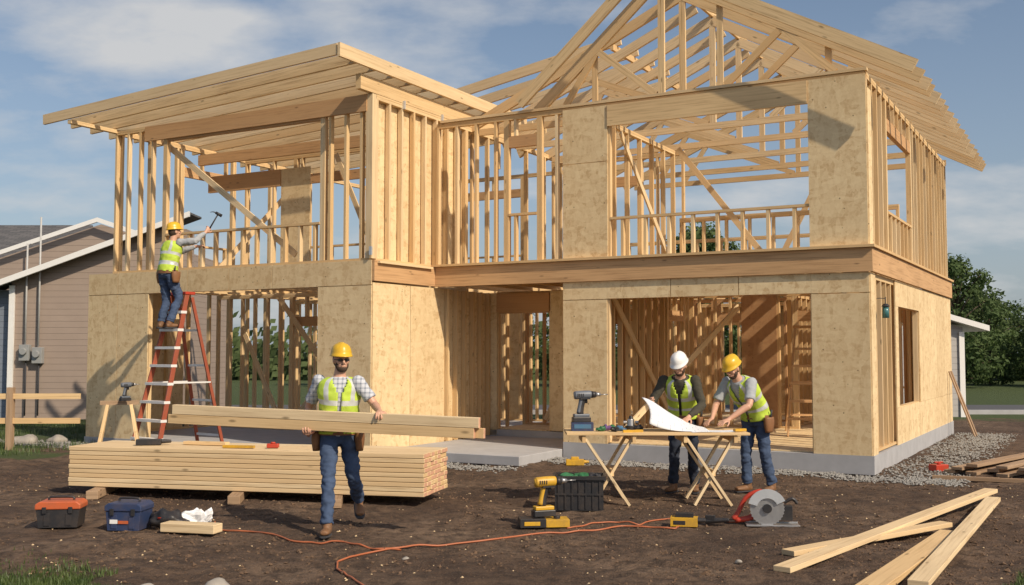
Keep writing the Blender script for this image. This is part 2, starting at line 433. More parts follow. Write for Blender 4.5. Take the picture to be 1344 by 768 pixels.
    if vest:
        m=MB(); e=.034
        keys=[(pel.lerp(wai,.0),.172+e,.122+e),(wai,.160+e,.112+e),((wai+che)/2,.166+e,.116+e),(che,.184+e,.124+e),(che.lerp(nec,.5),.184+e,.108+e),(che.lerp(nec,.80),.145+e,.086+e),(nec.lerp(che,.02),.078+e,.066+e*.6)]
        def mf(u,ph):
            fr=abs(((ph-.75+.5)%1)-.5); bk=abs(((ph-.25+.5)%1)-.5)
            if .12<u<.19 or .37<u<.43: return 1
            if u>.43 and (.085<fr<.125 or .085<bk<.125): return 1
            return 0
        def sk(u,ph):
            fr=abs(((ph-.75+.5)%1)-.5)
            return (u>.50 and fr<.085*(u-.50)/.5+.012) or fr<.009
        m.loft(keys,side=side,n=72,sub=9,cap=False,matf=mf,skip=sk)
        for v in m.v:
            nn=noise.noise(v*8)*.013+noise.noise(v*20)*.008; v+= (v-V((pel.x,pel.y,v.z))).normalized()*nn
        k=kid('hivis_vest',m,[HIVIS,SILV],smooth=True); sm=k.modifiers.new('s','SOLIDIFY'); sm.thickness=.006
    if belt:
        m=MB(); m.loft([(pel+V((0,0,-.02)),.204,.154),(pel+V((0,0,.035)),.204,.154)],side=side,n=28,sub=1); k=kid('tool_belt',m,[LEATH])
        for s in J.get('pouch',(-1,1)):
            c=pel+V((s*.215,-.02,-.07)); m=MB(); m.loft([(c+V((0,0,.08)),.045,.085),(c,.05,.085),(c+V((0,0,-.11)),.035,.06)],side=(1,0,0),n=14)
            m.cyl(c+V((0,.03,.05)),c+V((s*.02,.03,.17)),.012,.012,8,1)
            obj('tool_pouch',m,[LEATH,DARK],parent=k,smooth=True)
    return root
A=dict(pelvis=(0,0,.96),waist=(0,-.01,1.11),chest=(.012,-.03,1.33),neck=(.012,-.03,1.515),head=(.03,-.05,1.675),face=(.42,-1,-.03),side=(1,.18,0),
 shm=(-.20,.03,1.465),elm=(-.33,.14,1.19),wrm=(-.28,-.10,.955),hdm=(.05,-1,.05),pnm=(0,.05,1),curlm=.62,tsm=-1,
 shp=(.20,-.06,1.455),elp=(.37,-.10,1.24),wrp=(.45,-.33,1.185),hdp=(.15,-1,-.06),pnp=(0,0,-1),curlp=.60,
 hipm=(-.09,0,.93),knm=(-.05,-.26,.53),anm=(-.04,-.38,.105),toem=(.02,-1,.05),
 hipp=(.09,0,.93),knp=(.15,.02,.50),anp=(.15,.40,.26),toep=(.25,-1,-.55))
person((-1.73,10.62,0),0,A,'worker in plaid shirt and hi-vis vest carrying planks',PLAID,JEANS,HELY,sleeve=.75,glasses=True)
Bj=dict(pelvis=(0,.05,.94),waist=(0,.02,1.09),chest=(.01,-.09,1.29),neck=(.02,-.19,1.45),head=(.03,-.27,1.585),face=(-.15,-1,-.55),
 shm=(-.19,-.17,1.40),elm=(-.32,-.27,1.14),wrm=(-.30,-.42,1.15),hdm=(.1,-1,.1),pnm=(1,0,.1),curlm=.7,
 shp=(.20,-.17,1.40),elp=(.29,-.22,1.11),wrp=(.17,-.42,.97),hdp=(-.2,-1,-.3),pnp=(-.2,-.2,-1),curlp=.35,
 hipm=(-.09,.05,.92),knm=(-.11,-.0,.50),anm=(-.13,.02,.105),toem=(-.2,-1,0),hipp=(.09,.05,.92),knp=(.11,.05,.50),anp=(.12,.12,.105),toep=(.25,-1,0),pouch=(1,))
person((2.14,13.35,0),math.radians(-22),Bj,'worker in white hard hat and olive shirt holding plans',SHG,JEANSD,HELW)
Cj=dict(pelvis=(0,.06,.94),waist=(0,.0,1.09),chest=(0,-.16,1.27),neck=(0,-.30,1.42),head=(0,-.39,1.55),face=(.05,-1,-.55),
 shm=(-.19,-.27,1.38),elm=(-.26,-.40,1.10),wrm=(-.16,-.60,.94),hdm=(.1,-1,-.3),pnm=(.2,0,-1),curlm=.3,
 shp=(.19,-.27,1.38),elp=(.27,-.42,1.12),wrp=(.14,-.64,.95),hdp=(-.2,-1,-.3),pnp=(-.2,0,-1),curlp=.3,
 hipm=(-.09,.06,.92),knm=(-.10,-.02,.50),anm=(-.11,.02,.105),toem=(-.15,-1,0),hipp=(.09,.06,.92),knp=(.11,.08,.50),anp=(.13,.2,.105),toep=(.2,-1,0),pouch=(1,))
person((3.02,13.35,0),math.radians(-50),Cj,'bearded worker in yellow hard hat leaning over the table',SHGR,JEANS,HELY,sleeve=.8,beard=True)
Dj=dict(pelvis=(0,.02,.96),waist=(0,.0,1.11),chest=(0,-.05,1.33),neck=(-.01,-.07,1.51),head=(-.02,-.10,1.665),face=(-.25,-1,.12),
 shm=(-.195,-.08,1.47),elm=(-.42,-.22,1.50),wrm=(-.44,-.42,1.66),hdm=(-.15,-.6,.8),pnm=(.7,-.3,0),curlm=.8,
 shp=(.19,-.09,1.45),elp=(.15,-.34,1.36),wrp=(-.06,-.52,1.45),hdp=(-.3,-1,.2),pnp=(0,-.2,-1),curlp=.5,
 hipm=(-.09,.02,.93),knm=(-.13,-.12,.54),anm=(-.12,.04,.105),toem=(-.1,-1,0),hipp=(.09,.02,.93),knp=(.09,-.03,.51),anp=(.09,.06,.105),toep=(.1,-1,0))
LD=V((-5.72,18.35,0)); lrz=math.atan2(-.6,.8)
fwd=V((.6,.8,0)); stepz=7*.305+.0225
fy=-.72+.67*7*.305/2.75
pp=LD+fwd*(fy-.09)
person((pp.x,pp.y,stepz),math.atan2(.6,-.8),Dj,'worker on a step ladder seen from behind raising a hammer',SHGR,JEANS,HELY,sleeve=1.0,beard=False)
Rz=Matrix.Rotation(math.atan2(.6,-.8),3,'Z')
hp=V((pp.x,pp.y,stepz))+Rz@V((-.48,-.50,1.77)); hd=(Rz@V((-.45,-.25,.85))).normalized(); hs=(Rz@V((-.5,-.8,-.5))).normalized()
m=MB(); m.cyl(hp-hd*.10,hp+hd*.24,.014,.012,10)
hm_=obj('hammer',m,DARK,label='claw hammer with dark handle gripped by the ladder worker',category='hammer',smooth=True)
m=MB(); q=hp+hd*.25; m.cyl(q-hs*.05,q+hs*.07,.024,.028,12); m.loft([(q-hs*.04,.018,.012),(q-hs*.09-hd*.01,.02,.008),(q-hs*.13-hd*.04,.02,.004)],side=hd.cross(hs),n=8); obj('hammer_head',m,BLACK,parent=hm_,smooth=True)
print('people',time.time()-T0)

# ------------------------------------------------------------------ ground
xs=[-1500,-500,-160,-70,-35,-20]+[-14+i*.075 for i in range(int(28/.075)+1)]+[20,35,70,160,500,1500]
ys=[-60,-10,3]+[5+i*.07 for i in range(int(12.5/.07)+1)]+[18+i*.5 for i in range(24)]+[34,42,60,90,160,400,1800]
def gz(x,y):
    if y<4 or y>19 or abs(x)>14: return 0
    h=.036*noise.noise(V((x*.9,y*.9,0)))+.024*noise.noise(V((x*3.2,y*3.2,3)))+.020*noise.noise(V((x*8,y*8,7)))
    t=y-(10.9+.10*x)
    for r,wd in ((-1.15,.16),(.55,.16),(-2.1,.13)):
        u=(t-r+.15*noise.noise(V((x*.5,r,9))))/wd
        h-=.028*math.exp(-u*u)*(.55+.45*math.sin(x*24))
    return h-.004
vs=[(x,y,gz(x,y)) for y in ys for x in xs]
nx=len(xs);fs=[(j*nx+i,j*nx+i+1,(j+1)*nx+i+1,(j+1)*nx+i) for j in range(len(ys)-1) for i in range(nx-1)]
me=bpy.data.meshes.new('ground'); me.from_pydata(vs,[],fs); me.polygons.foreach_set('use_smooth',[True]*len(fs))
gm,nt,b=nmat('dirt_ground')
pos=N(nt,'ShaderNodeNewGeometry').outputs['Position']
n1=noise_(nt,pos,.65,7,.62);n2=noise_(nt,pos,6,8,.70);n3=noise_(nt,pos,60,3,.6)
c=ramp(nt,n1,[(.34,(.080,.045,.027)),(.50,(.150,.092,.056)),(.70,(.27,.180,.115))])
c=mix(nt,ramp(nt,n2,[(.40,.85),(.56,0.0)]),c,(.050,.028,.016))
c=mix(nt,ramp(nt,n3,[(.58,0.0),(.70,.45)]),c,(.34,.26,.18))
sp=N(nt,'ShaderNodeSeparateXYZ'); nt.links.new(pos,sp.inputs[0])
X,Y=sp.outputs[0],sp.outputs[1]
wob=math_(nt,'MULTIPLY',math_(nt,'SUBTRACT',noise_(nt,pos,.8,4),.5),5.0)
def sst(v,a,bb):
    n=N(nt,'ShaderNodeMapRange'); n.inputs[1].default_value=a;n.inputs[2].default_value=bb; nt.links.new(v,n.inputs[0]); return n.outputs[0]
left=math_(nt,'MULTIPLY',sst(math_(nt,'ADD',math_(nt,'MULTIPLY',X,-1),wob),8.0,8.6),sst(math_(nt,'ADD',Y,wob),17.6,18.2))
back=sst(math_(nt,'ADD',Y,wob),27,27.8)
cl=sst(math_(nt,'ADD',math_(nt,'MULTIPLY',math_(nt,'ADD',X,3.2),-1),math_(nt,'MULTIPLY',wob,.25)),0,.5)
cl=math_(nt,'MULTIPLY',cl,sst(math_(nt,'SUBTRACT',8.9,Y),0,.5))
cr_=sst(math_(nt,'ADD',math_(nt,'SUBTRACT',X,3.9),math_(nt,'MULTIPLY',wob,.25)),0,.5)
cr_=math_(nt,'MULTIPLY',cr_,sst(math_(nt,'SUBTRACT',9.0,Y),0,.5))
gmask=math_(nt,'MAXIMUM',math_(nt,'MAXIMUM',left,back),math_(nt,'MULTIPLY',math_(nt,'MAXIMUM',cl,cr_),.7))
gc=mix(nt,n2,(.035,.062,.014),(.095,.125,.035))
c=mix(nt,gmask,c,gc)
nt.links.new(c,b.inputs['Base Color']); b.inputs['Roughness'].default_value=.95
hh=math_(nt,'ADD',math_(nt,'MULTIPLY',n2,1.3),math_(nt,'MULTIPLY',n3,.3))
bump(nt,b,hh,1.0,.09)
me.materials.append(gm)
o=bpy.data.objects.new('ground',me); COL.objects.link(o); o['kind']='structure'; o['label']='brown bare dirt building plot with grass at its edges'; o['category']='ground'
asph=simple('asphalt',(.09,.09,.095),.9,var=.2,scale=4)
mb=MB(); mb.box((-60,30.2,.0),(120,34.4,.05)); obj('road',mb,asph,label='grey asphalt lane behind the building plot',category='road',kind='structure')
mb=MB(); mb.box((-60,30.02,.0),(120,30.2,.12)); obj('kerb',mb,CONC,label='low concrete kerb along the asphalt lane',category='kerb',kind='structure')

# ------------------------------------------------------------------ the house frame
ANG=math.atan2(-.490,.8716)
C0=V((5.17,15.29,0))
HM=Matrix.Translation(C0)@Matrix.Rotation(ANG,4,'Z')
H=empty('unfinished_house',C0,ANG,'two-storey timber house frame with open stud walls and roof trusses','house')
ZF,Z1,Z2,ZP=.27,2.92,3.27,5.83
def part(name,mb,mat,parent=H,**k): return obj(name,mb,mat,parent=parent,center=True,**k)
def hbeam(name,p0,p1,w,h,mat=None,up=(0,0,1),parent=H):
    mb=MB(); mb.beam(p0,p1,w,h,up); return part(name,mb,mat or PINE,parent)
mb=MB(); mb.box((-7.5,1.87,0),(.03,8.9,.27)); mb.box((-4.94,-.03,0),(.03,1.868,.268)); part('foundation',mb,CONC)
mb=MB(); mb.box((-14.42,-1.88,0),(-7.52,6.6,.12)); part('foundation',mb,CONC)
mb=MB(); mb.box((-7.5,-1.5,0),(-4.96,1.86,.15)); part('porch_slab',mb,CONC,bevel=.01)
mb=MB(); mb.box((-7.4,1.95,.272),(-.1,8.8,.29)); mb.box((-4.85,.1,.272),(-.1,1.945,.288)); part('subfloor',mb,OSB)
mb=MB(); mb.box((-7.40,.10,3.225),(-.08,3.0,3.262)); part('upper_floor_deck',mb,OSB)
mb=MB(); mb.box((-14.3,-1.78,3.225),(-7.42,-.2,3.262)); part('upper_floor_deck',mb,OSB)
x=-7.2
while x<-.15: hbeam('floor_joist',(x,.11,3.11),(x,8.75,3.11),.04,.22); x+=.55
x=-14.1
while x<-7.6: hbeam('floor_joist',(x,-1.72,3.11),(x,6.4,3.11),.04,.22); x+=.62
hbeam('rim_beam',(-7.53,-.032,3.095),(.062,-.032,3.095),.06,.345,FIR)
hbeam('rim_beam',(.032,0.0,3.095),(.032,8.86,3.095),.06,.343,FIR)
hbeam('ledger_board',(-7.53,-.02,3.293),(.10,-.02,3.293),.2,.04)
hbeam('ledger_board',(.02,.085,3.293),(.02,8.88,3.293),.16,.038)
def sheet(x0,y0,z0,x1,y1,z1,mat=OSB,hs=None):
    dx,dy=x1-x0,y1-y0
    zs=[z0,z1]
    if hs: zs=[z0]+[h for h in hs if z0+.1<h<z1-.05]+[z1]
    L=max(dx,dy);n=max(1,math.ceil(L/1.23-.05))
    for k in range(len(zs)-1):
        for i in range(n):
            a=i/n;bb=(i+1)/n;g=.006
            m=MB()
            za,zb=zs[k]+(g if k else 0),zs[k+1]-(g if k<len(zs)-2 else 0)
            if dx>dy: A=(x0+dx*a+(g if i else 0),y0,za);B=(x0+dx*bb-(g if i<n-1 else 0),y1,zb)
            else: A=(x0,y0+dy*a+(g if i else 0),za);B=(x1,y0+dy*bb-(g if i<n-1 else 0),zb)
            m.box(A,B)
            part('sheathing_panel',m,mat)
sheet(-.83,-.02,ZF,0.0,0,Z1-.003,hs=(2.62,)); sheet(-4.94,-.02,ZF,-4.14,0,Z1-.003,hs=(2.62,)); sheet(-4.137,-.02,2.63,-.833,0,Z1-.003)
sheet(-.84,-.02,3.315,0.0,0,ZP); sheet(-4.94,-.02,3.315,-4.12,0,ZP,hs=(4.9,))
hbeam('header_beam',(-4.115,-.012,5.65),(-.845,-.012,5.65),.05,.35,PINE)
LY=-1.85
sheet(-14.39,LY-.02,.1,-12.73,LY,3.27,hs=(2.86,)); sheet(-8.65,LY-.02,.1,-7.53,LY,3.27,hs=(2.86,)); sheet(-12.727,LY-.02,2.86,-8.653,LY,3.268)
sheet(-7.53,LY+.002,.1,-7.51,.3,2.90); sheet(-7.56,.302,.1,-7.54,1.87,2.90)
y=.36
while y<1.85: hbeam('wall_stud',(-7.49,y,.16),(-7.49,y,2.9),.09,.04,up=(0,1,0)); y+=.29
hbeam('rim_beam',(-7.50,LY-.01,3.10),(-7.50,-.065,3.10),.05,.34,FIR)
sheet(-14.41,LY,.1,-14.39,.6,3.27)
sheet(-7.66,LY+.02,3.3,-7.64,1.0,6.0)
sheet(.0,2.0,ZF,.02,8.86,.86); sheet(.0,4.45,.864,.02,8.86,2.91); sheet(.0,2.0,2.5,.02,4.446,2.91); sheet(0,2.0,.864,.02,2.26,2.496)
sheet(0,.003,ZF,.02,.35,2.91)
sheet(0,.003,3.32,.02,.28,ZP-.2)
sheet(-7.5,1.87,.16,-7.32,1.89,2.9,OSB); sheet(-6.16,1.87,.29,-4.95,1.89,2.9,OSB); hbeam('header_beam',(-7.31,1.88,2.70),(-6.17,1.88,2.70),.08,.36,FIR)
sheet(-4.96,.05,.16,-4.94,1.86,2.9,OSB)
sheet(-7.5,8.86,.3,-5.2,8.88,2.9,OSB); sheet(-4.0,8.86,.3,-2.95,8.88,2.9,OSB); sheet(-.9,8.86,.3,0,8.88,2.9,OSB); sheet(-5.19,8.86,2.4,-.91,8.88,2.9,OSB)
sheet(-14.3,6.51,.14,-12.8,6.53,3.2,OSB); sheet(-10.8,6.51,.14,-9.3,6.53,3.2,OSB)
ST=.048
def stud_wall(p0,p1,z0,z1,sp=.41,openings=(),mat=PINE,name='wall_frame',hm=FIR,merge=False,w=.09):
    p0=V((p0[0],p0[1],0));p1=V((p1[0],p1[1],0));L=(p1-p0).length;d=(p1-p0).normalized()
    mb=MB()
    def P(s,z): q=p0+d*s; return V((q.x,q.y,z))
    segs=[];cur=0
    for (a,bq,zb,zt) in sorted(openings):
        if zb<=z0+.05: segs.append((cur,a));cur=bq
    segs.append((cur,L))
    for a,bq in segs:
        if len(segs)>1 and not merge:
            m=MB(); m.beam(P(a,z0+.02),P(bq,z0+.02),w,.04); part('sole_plate',m,mat)
        else: mb.beam(P(a,z0+.02),P(bq,z0+.02),w,.04)
    mb.beam(P(0,z1-.02),P(L,z1-.02),w,.04); mb.beam(P(0,z1-.062),P(L,z1-.062),w-.004,.045)
    top=z1-.084;studs=[]
    for (a,bq,zb,zt) in openings:
        hh=min(.2,top-zt)
        if hh>.03: mb.beam(P(a-.02,zt+hh/2),P(bq+.02,zt+hh/2),w-.01,hh,mat=1)
        if zb>z0+.1: mb.beam(P(a,zb-.02),P(bq,zb-.02),w+.01,.04)
        for s in (a-.025,bq+.025,a-.075,bq+.075): studs.append((s,z0+.04,top))
    s=.025
    while s<L:
        ok=True
        for (a,bq,zb,zt) in openings:
            if a-.13<s<bq+.13:
                ok=False
                if a+.05<s<bq-.05:
                    if zb>z0+.15: studs.append((s,z0+.04,zb-.04))
                    if top-zt-.2>.08: studs.append((s,zt+.2,top))
        if ok and s<L-.06: studs.append((s,z0+.04,top))
        s+=sp
    studs.append((L-.025,z0+.04,top))
    if merge:
        for s,a,bq in studs: mb.beam(P(s,a),P(s,bq),w-.006,ST,up=tuple(d))
        return part(name,mb,[mat,hm])
    fr=part(name,mb,[mat,hm])
    c=fr.location.copy()
    for s,a,bq in studs:
        m=MB(); m.beam(P(s,a),P(s,bq),w-.006,ST,up=tuple(d))
        o=part('wall_stud',m,mat if random.random()<.6 else PINE2,fr); o.location=o.location-c
    return fr
stud_wall((-4.9,.05),(-.02,.05),ZF+.02,Z1,openings=[(.79,4.05,.2,2.63)])
stud_wall((-7.5,.05),(-.02,.05),Z2,ZP+.04,sp=.4,openings=[(3.42,6.66,3.97,5.60),(1.5,2.05,4.15,5.3)])
stud_wall((-14.35,LY+.055),(-7.57,LY+.055),.12,3.2,sp=.6,openings=[(1.62,5.7,.1,2.86)])
stud_wall((-13.75,LY+.05),(-7.57,LY+.05),Z2,6.05,sp=.33,openings=[(1.42,5.1,3.97,5.72)])
stud_wall((-7.575,LY+.1),(-7.575,1.1),Z2,6.05,sp=.36)
stud_wall((-7.575,1.1),(-7.575,6.4),Z2,6.05,sp=.8,merge=True)
stud_wall((-.05,.1),(-.05,8.8),ZF+.02,Z1,sp=.41,openings=[(2.2,4.3,.87,2.5)])
stud_wall((-.05,.1),(-.05,8.8),Z2,ZP+.04,sp=.38,openings=[(1.6,3.9,4.0,5.3)])
stud_wall((-14.34,LY+.1),(-14.34,6.4),.12,3.2,sp=.6,merge=True)
stud_wall((-13.7,LY+.1),(-13.7,6.4),Z2,6.05,sp=.7,merge=True,openings=[(1.6,3.0,4.0,5.4)])
stud_wall((-7.5,8.8),(-.1,8.8),ZF+.02,Z1,sp=.4,merge=True,openings=[(4.6,6.6,1.0,2.4)],name='back_wall_frame')
stud_wall((-7.5,8.8),(-.1,8.8),Z2,4.5,sp=.6,merge=True,name='back_wall_frame')
stud_wall((-14.3,6.45),(-7.6,6.45),.12,3.2,sp=.45,merge=True,openings=[(1.5,3.4,1.0,2.4)],name='back_wall_frame')
stud_wall((-13.7,6.45),(-7.6,6.45),Z2,6.05,sp=.9,merge=True,openings=[(1.5,4.4,4.1,5.5)],name='back_wall_frame')
stud_wall((-7.4,4.6),(-.15,4.6),.29,Z1,sp=.32,merge=True,openings=[(1.0,1.8,.2,2.4),(5.2,6.2,.2,2.35)],name='partition_frame')
stud_wall((-7.4,6.6),(-.15,6.6),.29,Z1,sp=.40,merge=True,openings=[(3.0,3.9,.2,2.4)],name='partition_frame',mat=FIR)
stud_wall((-4.3,.2),(-4.3,4.5),.29,Z1,sp=.33,merge=True,openings=[(2.9,3.7,.2,2.35)],name='partition_frame')
stud_wall((-2.4,4.7),(-2.4,8.7),.29,Z1,sp=.4,merge=True,name='partition_frame')
stud_wall((-7.35,1.95),(-4.98,1.95),.29,Z1,sp=.4,merge=True,openings=[(.05,1.15,.2,2.5)],name='partition_frame')
stud_wall((-7.4,3.2),(-4.4,3.2),.29,Z1,sp=.4,merge=True,openings=[(1.4,2.1,.2,2.3)],name='partition_frame',mat=FIR)
stud_wall((-7.4,4.4),(-4.4,4.4),Z2,ZP,sp=.6,merge=True,openings=[(1.0,2.0,3.3,5.2)],name='partition_frame')
stud_wall((-4.2,3.6),(-.15,3.6),Z2,4.35,sp=.45,merge=True,name='partition_frame')
stud_wall((-4.6,1.3),(-4.6,4.3),Z2,ZP,sp=.6,merge=True,name='partition_frame')
stud_wall((-14.2,1.4),(-7.7,1.4),.12,3.0,sp=.36,merge=True,openings=[(2.2,2.9,.1,2.3)],name='partition_frame',mat=PINE2)
stud_wall((-14.2,4.0),(-7.7,4.0),.12,3.0,sp=.42,merge=True,openings=[(4.2,5.0,.1,2.3)],name='partition_frame',mat=PINE)
stud_wall((-13.6,1.6),(-7.7,1.6),Z2,6.0,sp=.8,merge=True,openings=[(1.5,4.2,4.0,5.35)],name='partition_frame')
sheet(-11.5,.38,3.28,-10.75,.40,5.45,OSB); hbeam('interior_beam',(-13.5,.39,5.28),(-11.51,.39,5.28),.06,.34,FIR)
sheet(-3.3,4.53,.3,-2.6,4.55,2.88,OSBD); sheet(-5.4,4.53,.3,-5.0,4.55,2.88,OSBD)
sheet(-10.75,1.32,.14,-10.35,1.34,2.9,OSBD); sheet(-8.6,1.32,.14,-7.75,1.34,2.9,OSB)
hbeam('interior_beam',(-13.6,.2,5.78),(-7.7,.2,5.78),.08,.22,FIR)
def br(p0,p1,mat=PINE2,h=.11): hbeam('diagonal_brace',p0,p1,.03,h,mat)
br((-12.6,-1.68,5.75),(-9.3,-1.68,3.45)); br((-12.3,1.26,2.9),(-9.9,1.26,.2)); br((-9.3,1.22,2.85),(-11.9,1.22,.3)); br((-13.3,1.22,2.3),(-12.2,1.22,.3))
br((-3.9,.18,.5),(-3.0,3.4,2.6)); br((-1.9,4.5,.4),(-.3,4.5,2.3)); br((-6.9,3.1,.4),(-5.6,3.1,2.7)); br((-4.22,.4,2.7),(-4.22,3.0,.6))
br((-4.2,3.5,5.7),(-2.5,3.5,3.5)); br((-2.9,5.5,3.4),(-1.6,5.5,5.9)); br((-9.8,1.5,3.4),(-11.0,1.5,5.9)); br((-4.54,1.5,5.7),(-4.54,4.0,3.5)); br((-13.2,.3,3.4),(-12.6,2.5,5.8))
hbeam('corner_post',(-7.60,LY+.05,3.3),(-7.60,LY+.05,6.05),.13,.13,up=(0,1,0),mat=PINE2)
# left wing shed roof
def lz(x): return 6.61-.052*(-7.53-x)
for k,y in enumerate((-2.89,-2.37,-1.85,-1.33,-.8,-.28,.25,.78,1.3,1.83,2.4,3.0,3.6,4.2)):
    xl=-14.42-random.uniform(-.08,.18)
    hbeam('roof_rafter',(-7.45,y,lz(-7.45)-.095),(xl,y,lz(xl)-.095),.05,.185,PINE if k%3 else PINE2)
hbeam('ridge_board',(-7.40,-2.93,6.50),(-7.40,3.2,6.50),.05,.22,PINE2)
hbeam('wall_beam',(-7.575,-2.2,6.18),(-7.575,3.0,6.18),.10,.25,PINE)
hbeam('header_beam',(-12.9,LY+.0,5.90),(-7.65,LY+.0,5.90),.06,.28,FIR)
hbeam('eave_board',(-13.75,-2.9,6.04),(-13.75,4.2,6.04),.10,.07,PINE)
# main trusses
def truss(y,xl,zl,xr=.74,zr=5.855,xt=-3.28,zt=8.03,front=False,web=2):
    m=MB();t=.06
    m.beam((xt,y,zt-.095),(xr,y,zr-.095),t,.185); m.beam((xt,y,zt-.095),(xl,y,zl-.095),t,.185)
    bl=max(xl+.3,-7.5)
    if web: m.beam((bl,y,5.94),(-.03,y,5.94),t-.004,.12)
    def top(x): return (zt+(zr-zt)*(x-xt)/(xr-xt) if x>xt else zt+(zl-zt)*(x-xt)/(xl-xt))-.18
    if web:
        m.beam((xt,y,5.99),(xt,y,zt-.2),t-.008,.11,up=(1,0,0))
        for a,bq in [(-1.3,-2.2),(-1.3,-.5)][:web]: m.beam((a,y,top(a)),(bq,y,5.99),t-.010,.11,up=(1,0,0))
        wl=xt-(xt-xl)*.5
        m.beam((wl,y,top(wl)),(xt-.1,y,5.99),t-.010,.11,up=(1,0,0))
        m.beam((wl,y,top(wl)),(wl-.6,y,5.99),t-.012,.11,up=(1,0,0))
    if front:
        for xx in (-4.5,-2.3,-.6):
            m.beam((xx,y+.04,5.99),(xx,y+.04,top(xx)),.035,.10,up=(1,0,0))
    part('roof_truss',m,PINE if random.random()<.5 else PINE2)
for y in (-.35,.30): truss(y,-5.59,6.04,front=(y>0),web=(2 if y>0 else 0))
TY=(1.3,2.9,4.5,6.1,7.7,9.1)
for y in TY: truss(y,-7.75,6.06,web=(1 if y<8 else 2))
for y in (2.1,3.7,5.3):
    hbeam('roof_rafter',(-3.31,y,7.93),(-7.85,y,5.96),.055,.17,PINE2)
def rz_(x): return 8.03+(5.855-8.03)*(x+3.28)/(4.02)
for y in (.85,1.85,2.37,3.45,3.98,5.05,5.55,6.65,7.2,8.2,8.65):
    m=MB(); m.beam((-.6,y,rz_(-.6)-.095),(.76,y,rz_(.76)-.095),.055,.185); part('rafter_tail',m,PINE2)
y=2.6
while y<7.0:
    hbeam('roof_rafter',(-9.85,y,6.95),(-5.0,y,7.74),.055,.20,PINE2); y+=.85
hbeam('purlin',(-9.4,2.4,6.86),(-9.4,7.2,6.86),.08,.12)
hbeam('purlin',(-5.1,2.4,7.56),(-5.1,7.2,7.56),.06,.12)
for yy in (3.0,5.5): hbeam('roof_post',(-9.4,yy,6.05),(-9.4,yy,6.80),.09,.09,up=(0,1,0))
hbeam('ridge_board',(-3.28,-.45,8.05),(-3.28,9.2,8.05),.05,.12)
hbeam('top_plate',(-7.4,.04,5.90),(.02,.04,5.90),.12,.045,PINE2)
for (xx,yy,zz) in ((-7.51,-1.0,6.02),(-7.51,.2,6.02),(-7.52,-1.9,3.42)):
    m=MB(); m.box((xx-.025,yy-.02,zz-.07),(xx+.025,yy+.01,zz+.07)); part('metal_bracket',m,GALV)
def hw(x,y,z=0): return HM@V((x,y,z))
m=MB(); m.cyl((0,0,-.12),(0,0,.05),.05,.045,12,0)
L=obj('lantern',m,TEAL,label='teal glass lantern hanging on the timber corner',category='lantern',loc=hw(.14,.45,2.38),smooth=True)
m=MB(); m.cyl((0,0,.05),(0,0,.09),.065,.03,12); m.cyl((0,0,.09),(0,0,.19),.008,.008,6); m.beam((0,0,.17),(-.13,0,.17),.01,.01); obj('lantern_cap',m,BLACK,parent=L)

# ------------------------------------------------------------------ neighbour house
def siding(name,c):
    m,nt,b=nmat(name)
    p=N(nt,'ShaderNodeNewGeometry').outputs['Position']; s=N(nt,'ShaderNodeSeparateXYZ'); nt.links.new(p,s.inputs[0])
    f=math_(nt,'FRACT',math_(nt,'DIVIDE',s.outputs[2],.16))
    n=noise_(nt,p,2,5)
    col=mix(nt,n,tuple(x*.88 for x in c),tuple(x*1.1 for x in c))
    col=mix(nt,ramp(nt,f,[(0.0,.6),(.08,0.0)]),col,tuple(x*.4 for x in c))
    nt.links.new(col,b.inputs['Base Color']); b.inputs['Roughness'].default_value=.7
    bump(nt,b,math_(nt,'SUBTRACT',1.0,f),.8,.03); return m
SID=siding('beige_siding',(.31,.245,.20)); SIDB=siding('bluegrey_siding',(.17,.20,.25)); SIDG=siding('grey_siding',(.38,.37,.36))
def shing():
    m,nt,b=nmat('asphalt_shingles')
    p=N(nt,'ShaderNodeTexCoord').outputs['Object']
    br_=N(nt,'ShaderNodeTexBrick'); br_.inputs['Scale'].default_value=1; br_.inputs['Brick Width'].default_value=.33; br_.inputs['Row Height'].default_value=.14
    br_.inputs['Mortar Size'].default_value=.008; br_.inputs['Color1'].default_value=(.085,.085,.088,1);br_.inputs['Color2'].default_value=(.14,.135,.135,1);br_.inputs['Mortar'].default_value=(.04,.04,.04,1)
    nt.links.new(p,br_.inputs['Vector']); nt.links.new(br_.outputs['Color'],b.inputs['Base Color']); b.inputs['Roughness'].default_value=.9; return m
SH=shing()
def MBshift(mb,o):
    mb.v=[v-V(o) for v in mb.v]; return mb
NH=empty('neighbour_house',(-14,29,0),0,'beige sided house with grey shingle roof and white trim','house')
def npart(name,mb,mat,**k): return obj(name,MBshift(mb,(-14,29,0)),mat,parent=NH,**k)
m=MB(); m.poly([(-17,28.6,0),(-9,28.6,0),(-9,28.6,4.5),(-11.15,28.6,5.22),(-17,28.6,3.25)],th=(0,5,0)); npart('house_wall',m,SID)
m=MB(); m.poly([(-17.3,28.3,3.15),(-11.15,28.3,5.25),(-11.15,28.3,5.37),(-17.3,28.3,3.27)],th=(0,.08,0)); m.poly([(-11.15,28.3,5.25),(-8.7,28.3,4.42),(-8.7,28.3,4.54),(-11.15,28.3,5.37)],th=(0,.08,0)); npart('rake_trim',m,WHT)
m=MB(); m.poly([(-13.15,27.8,0),(-8.6,27.8,0),(-8.6,27.8,5.0),(-9.4,27.8,4.98),(-13.15,27.8,3.6)],th=(0,.75,0)); npart('house_wall',m,SID)
m=MB(); m.poly([(-14.0,27.4,3.22),(-8.4,27.4,5.28),(-8.4,27.4,5.42),(-14.0,27.4,3.38)],th=(0,.08,0)); npart('rake_trim',m,WHT)
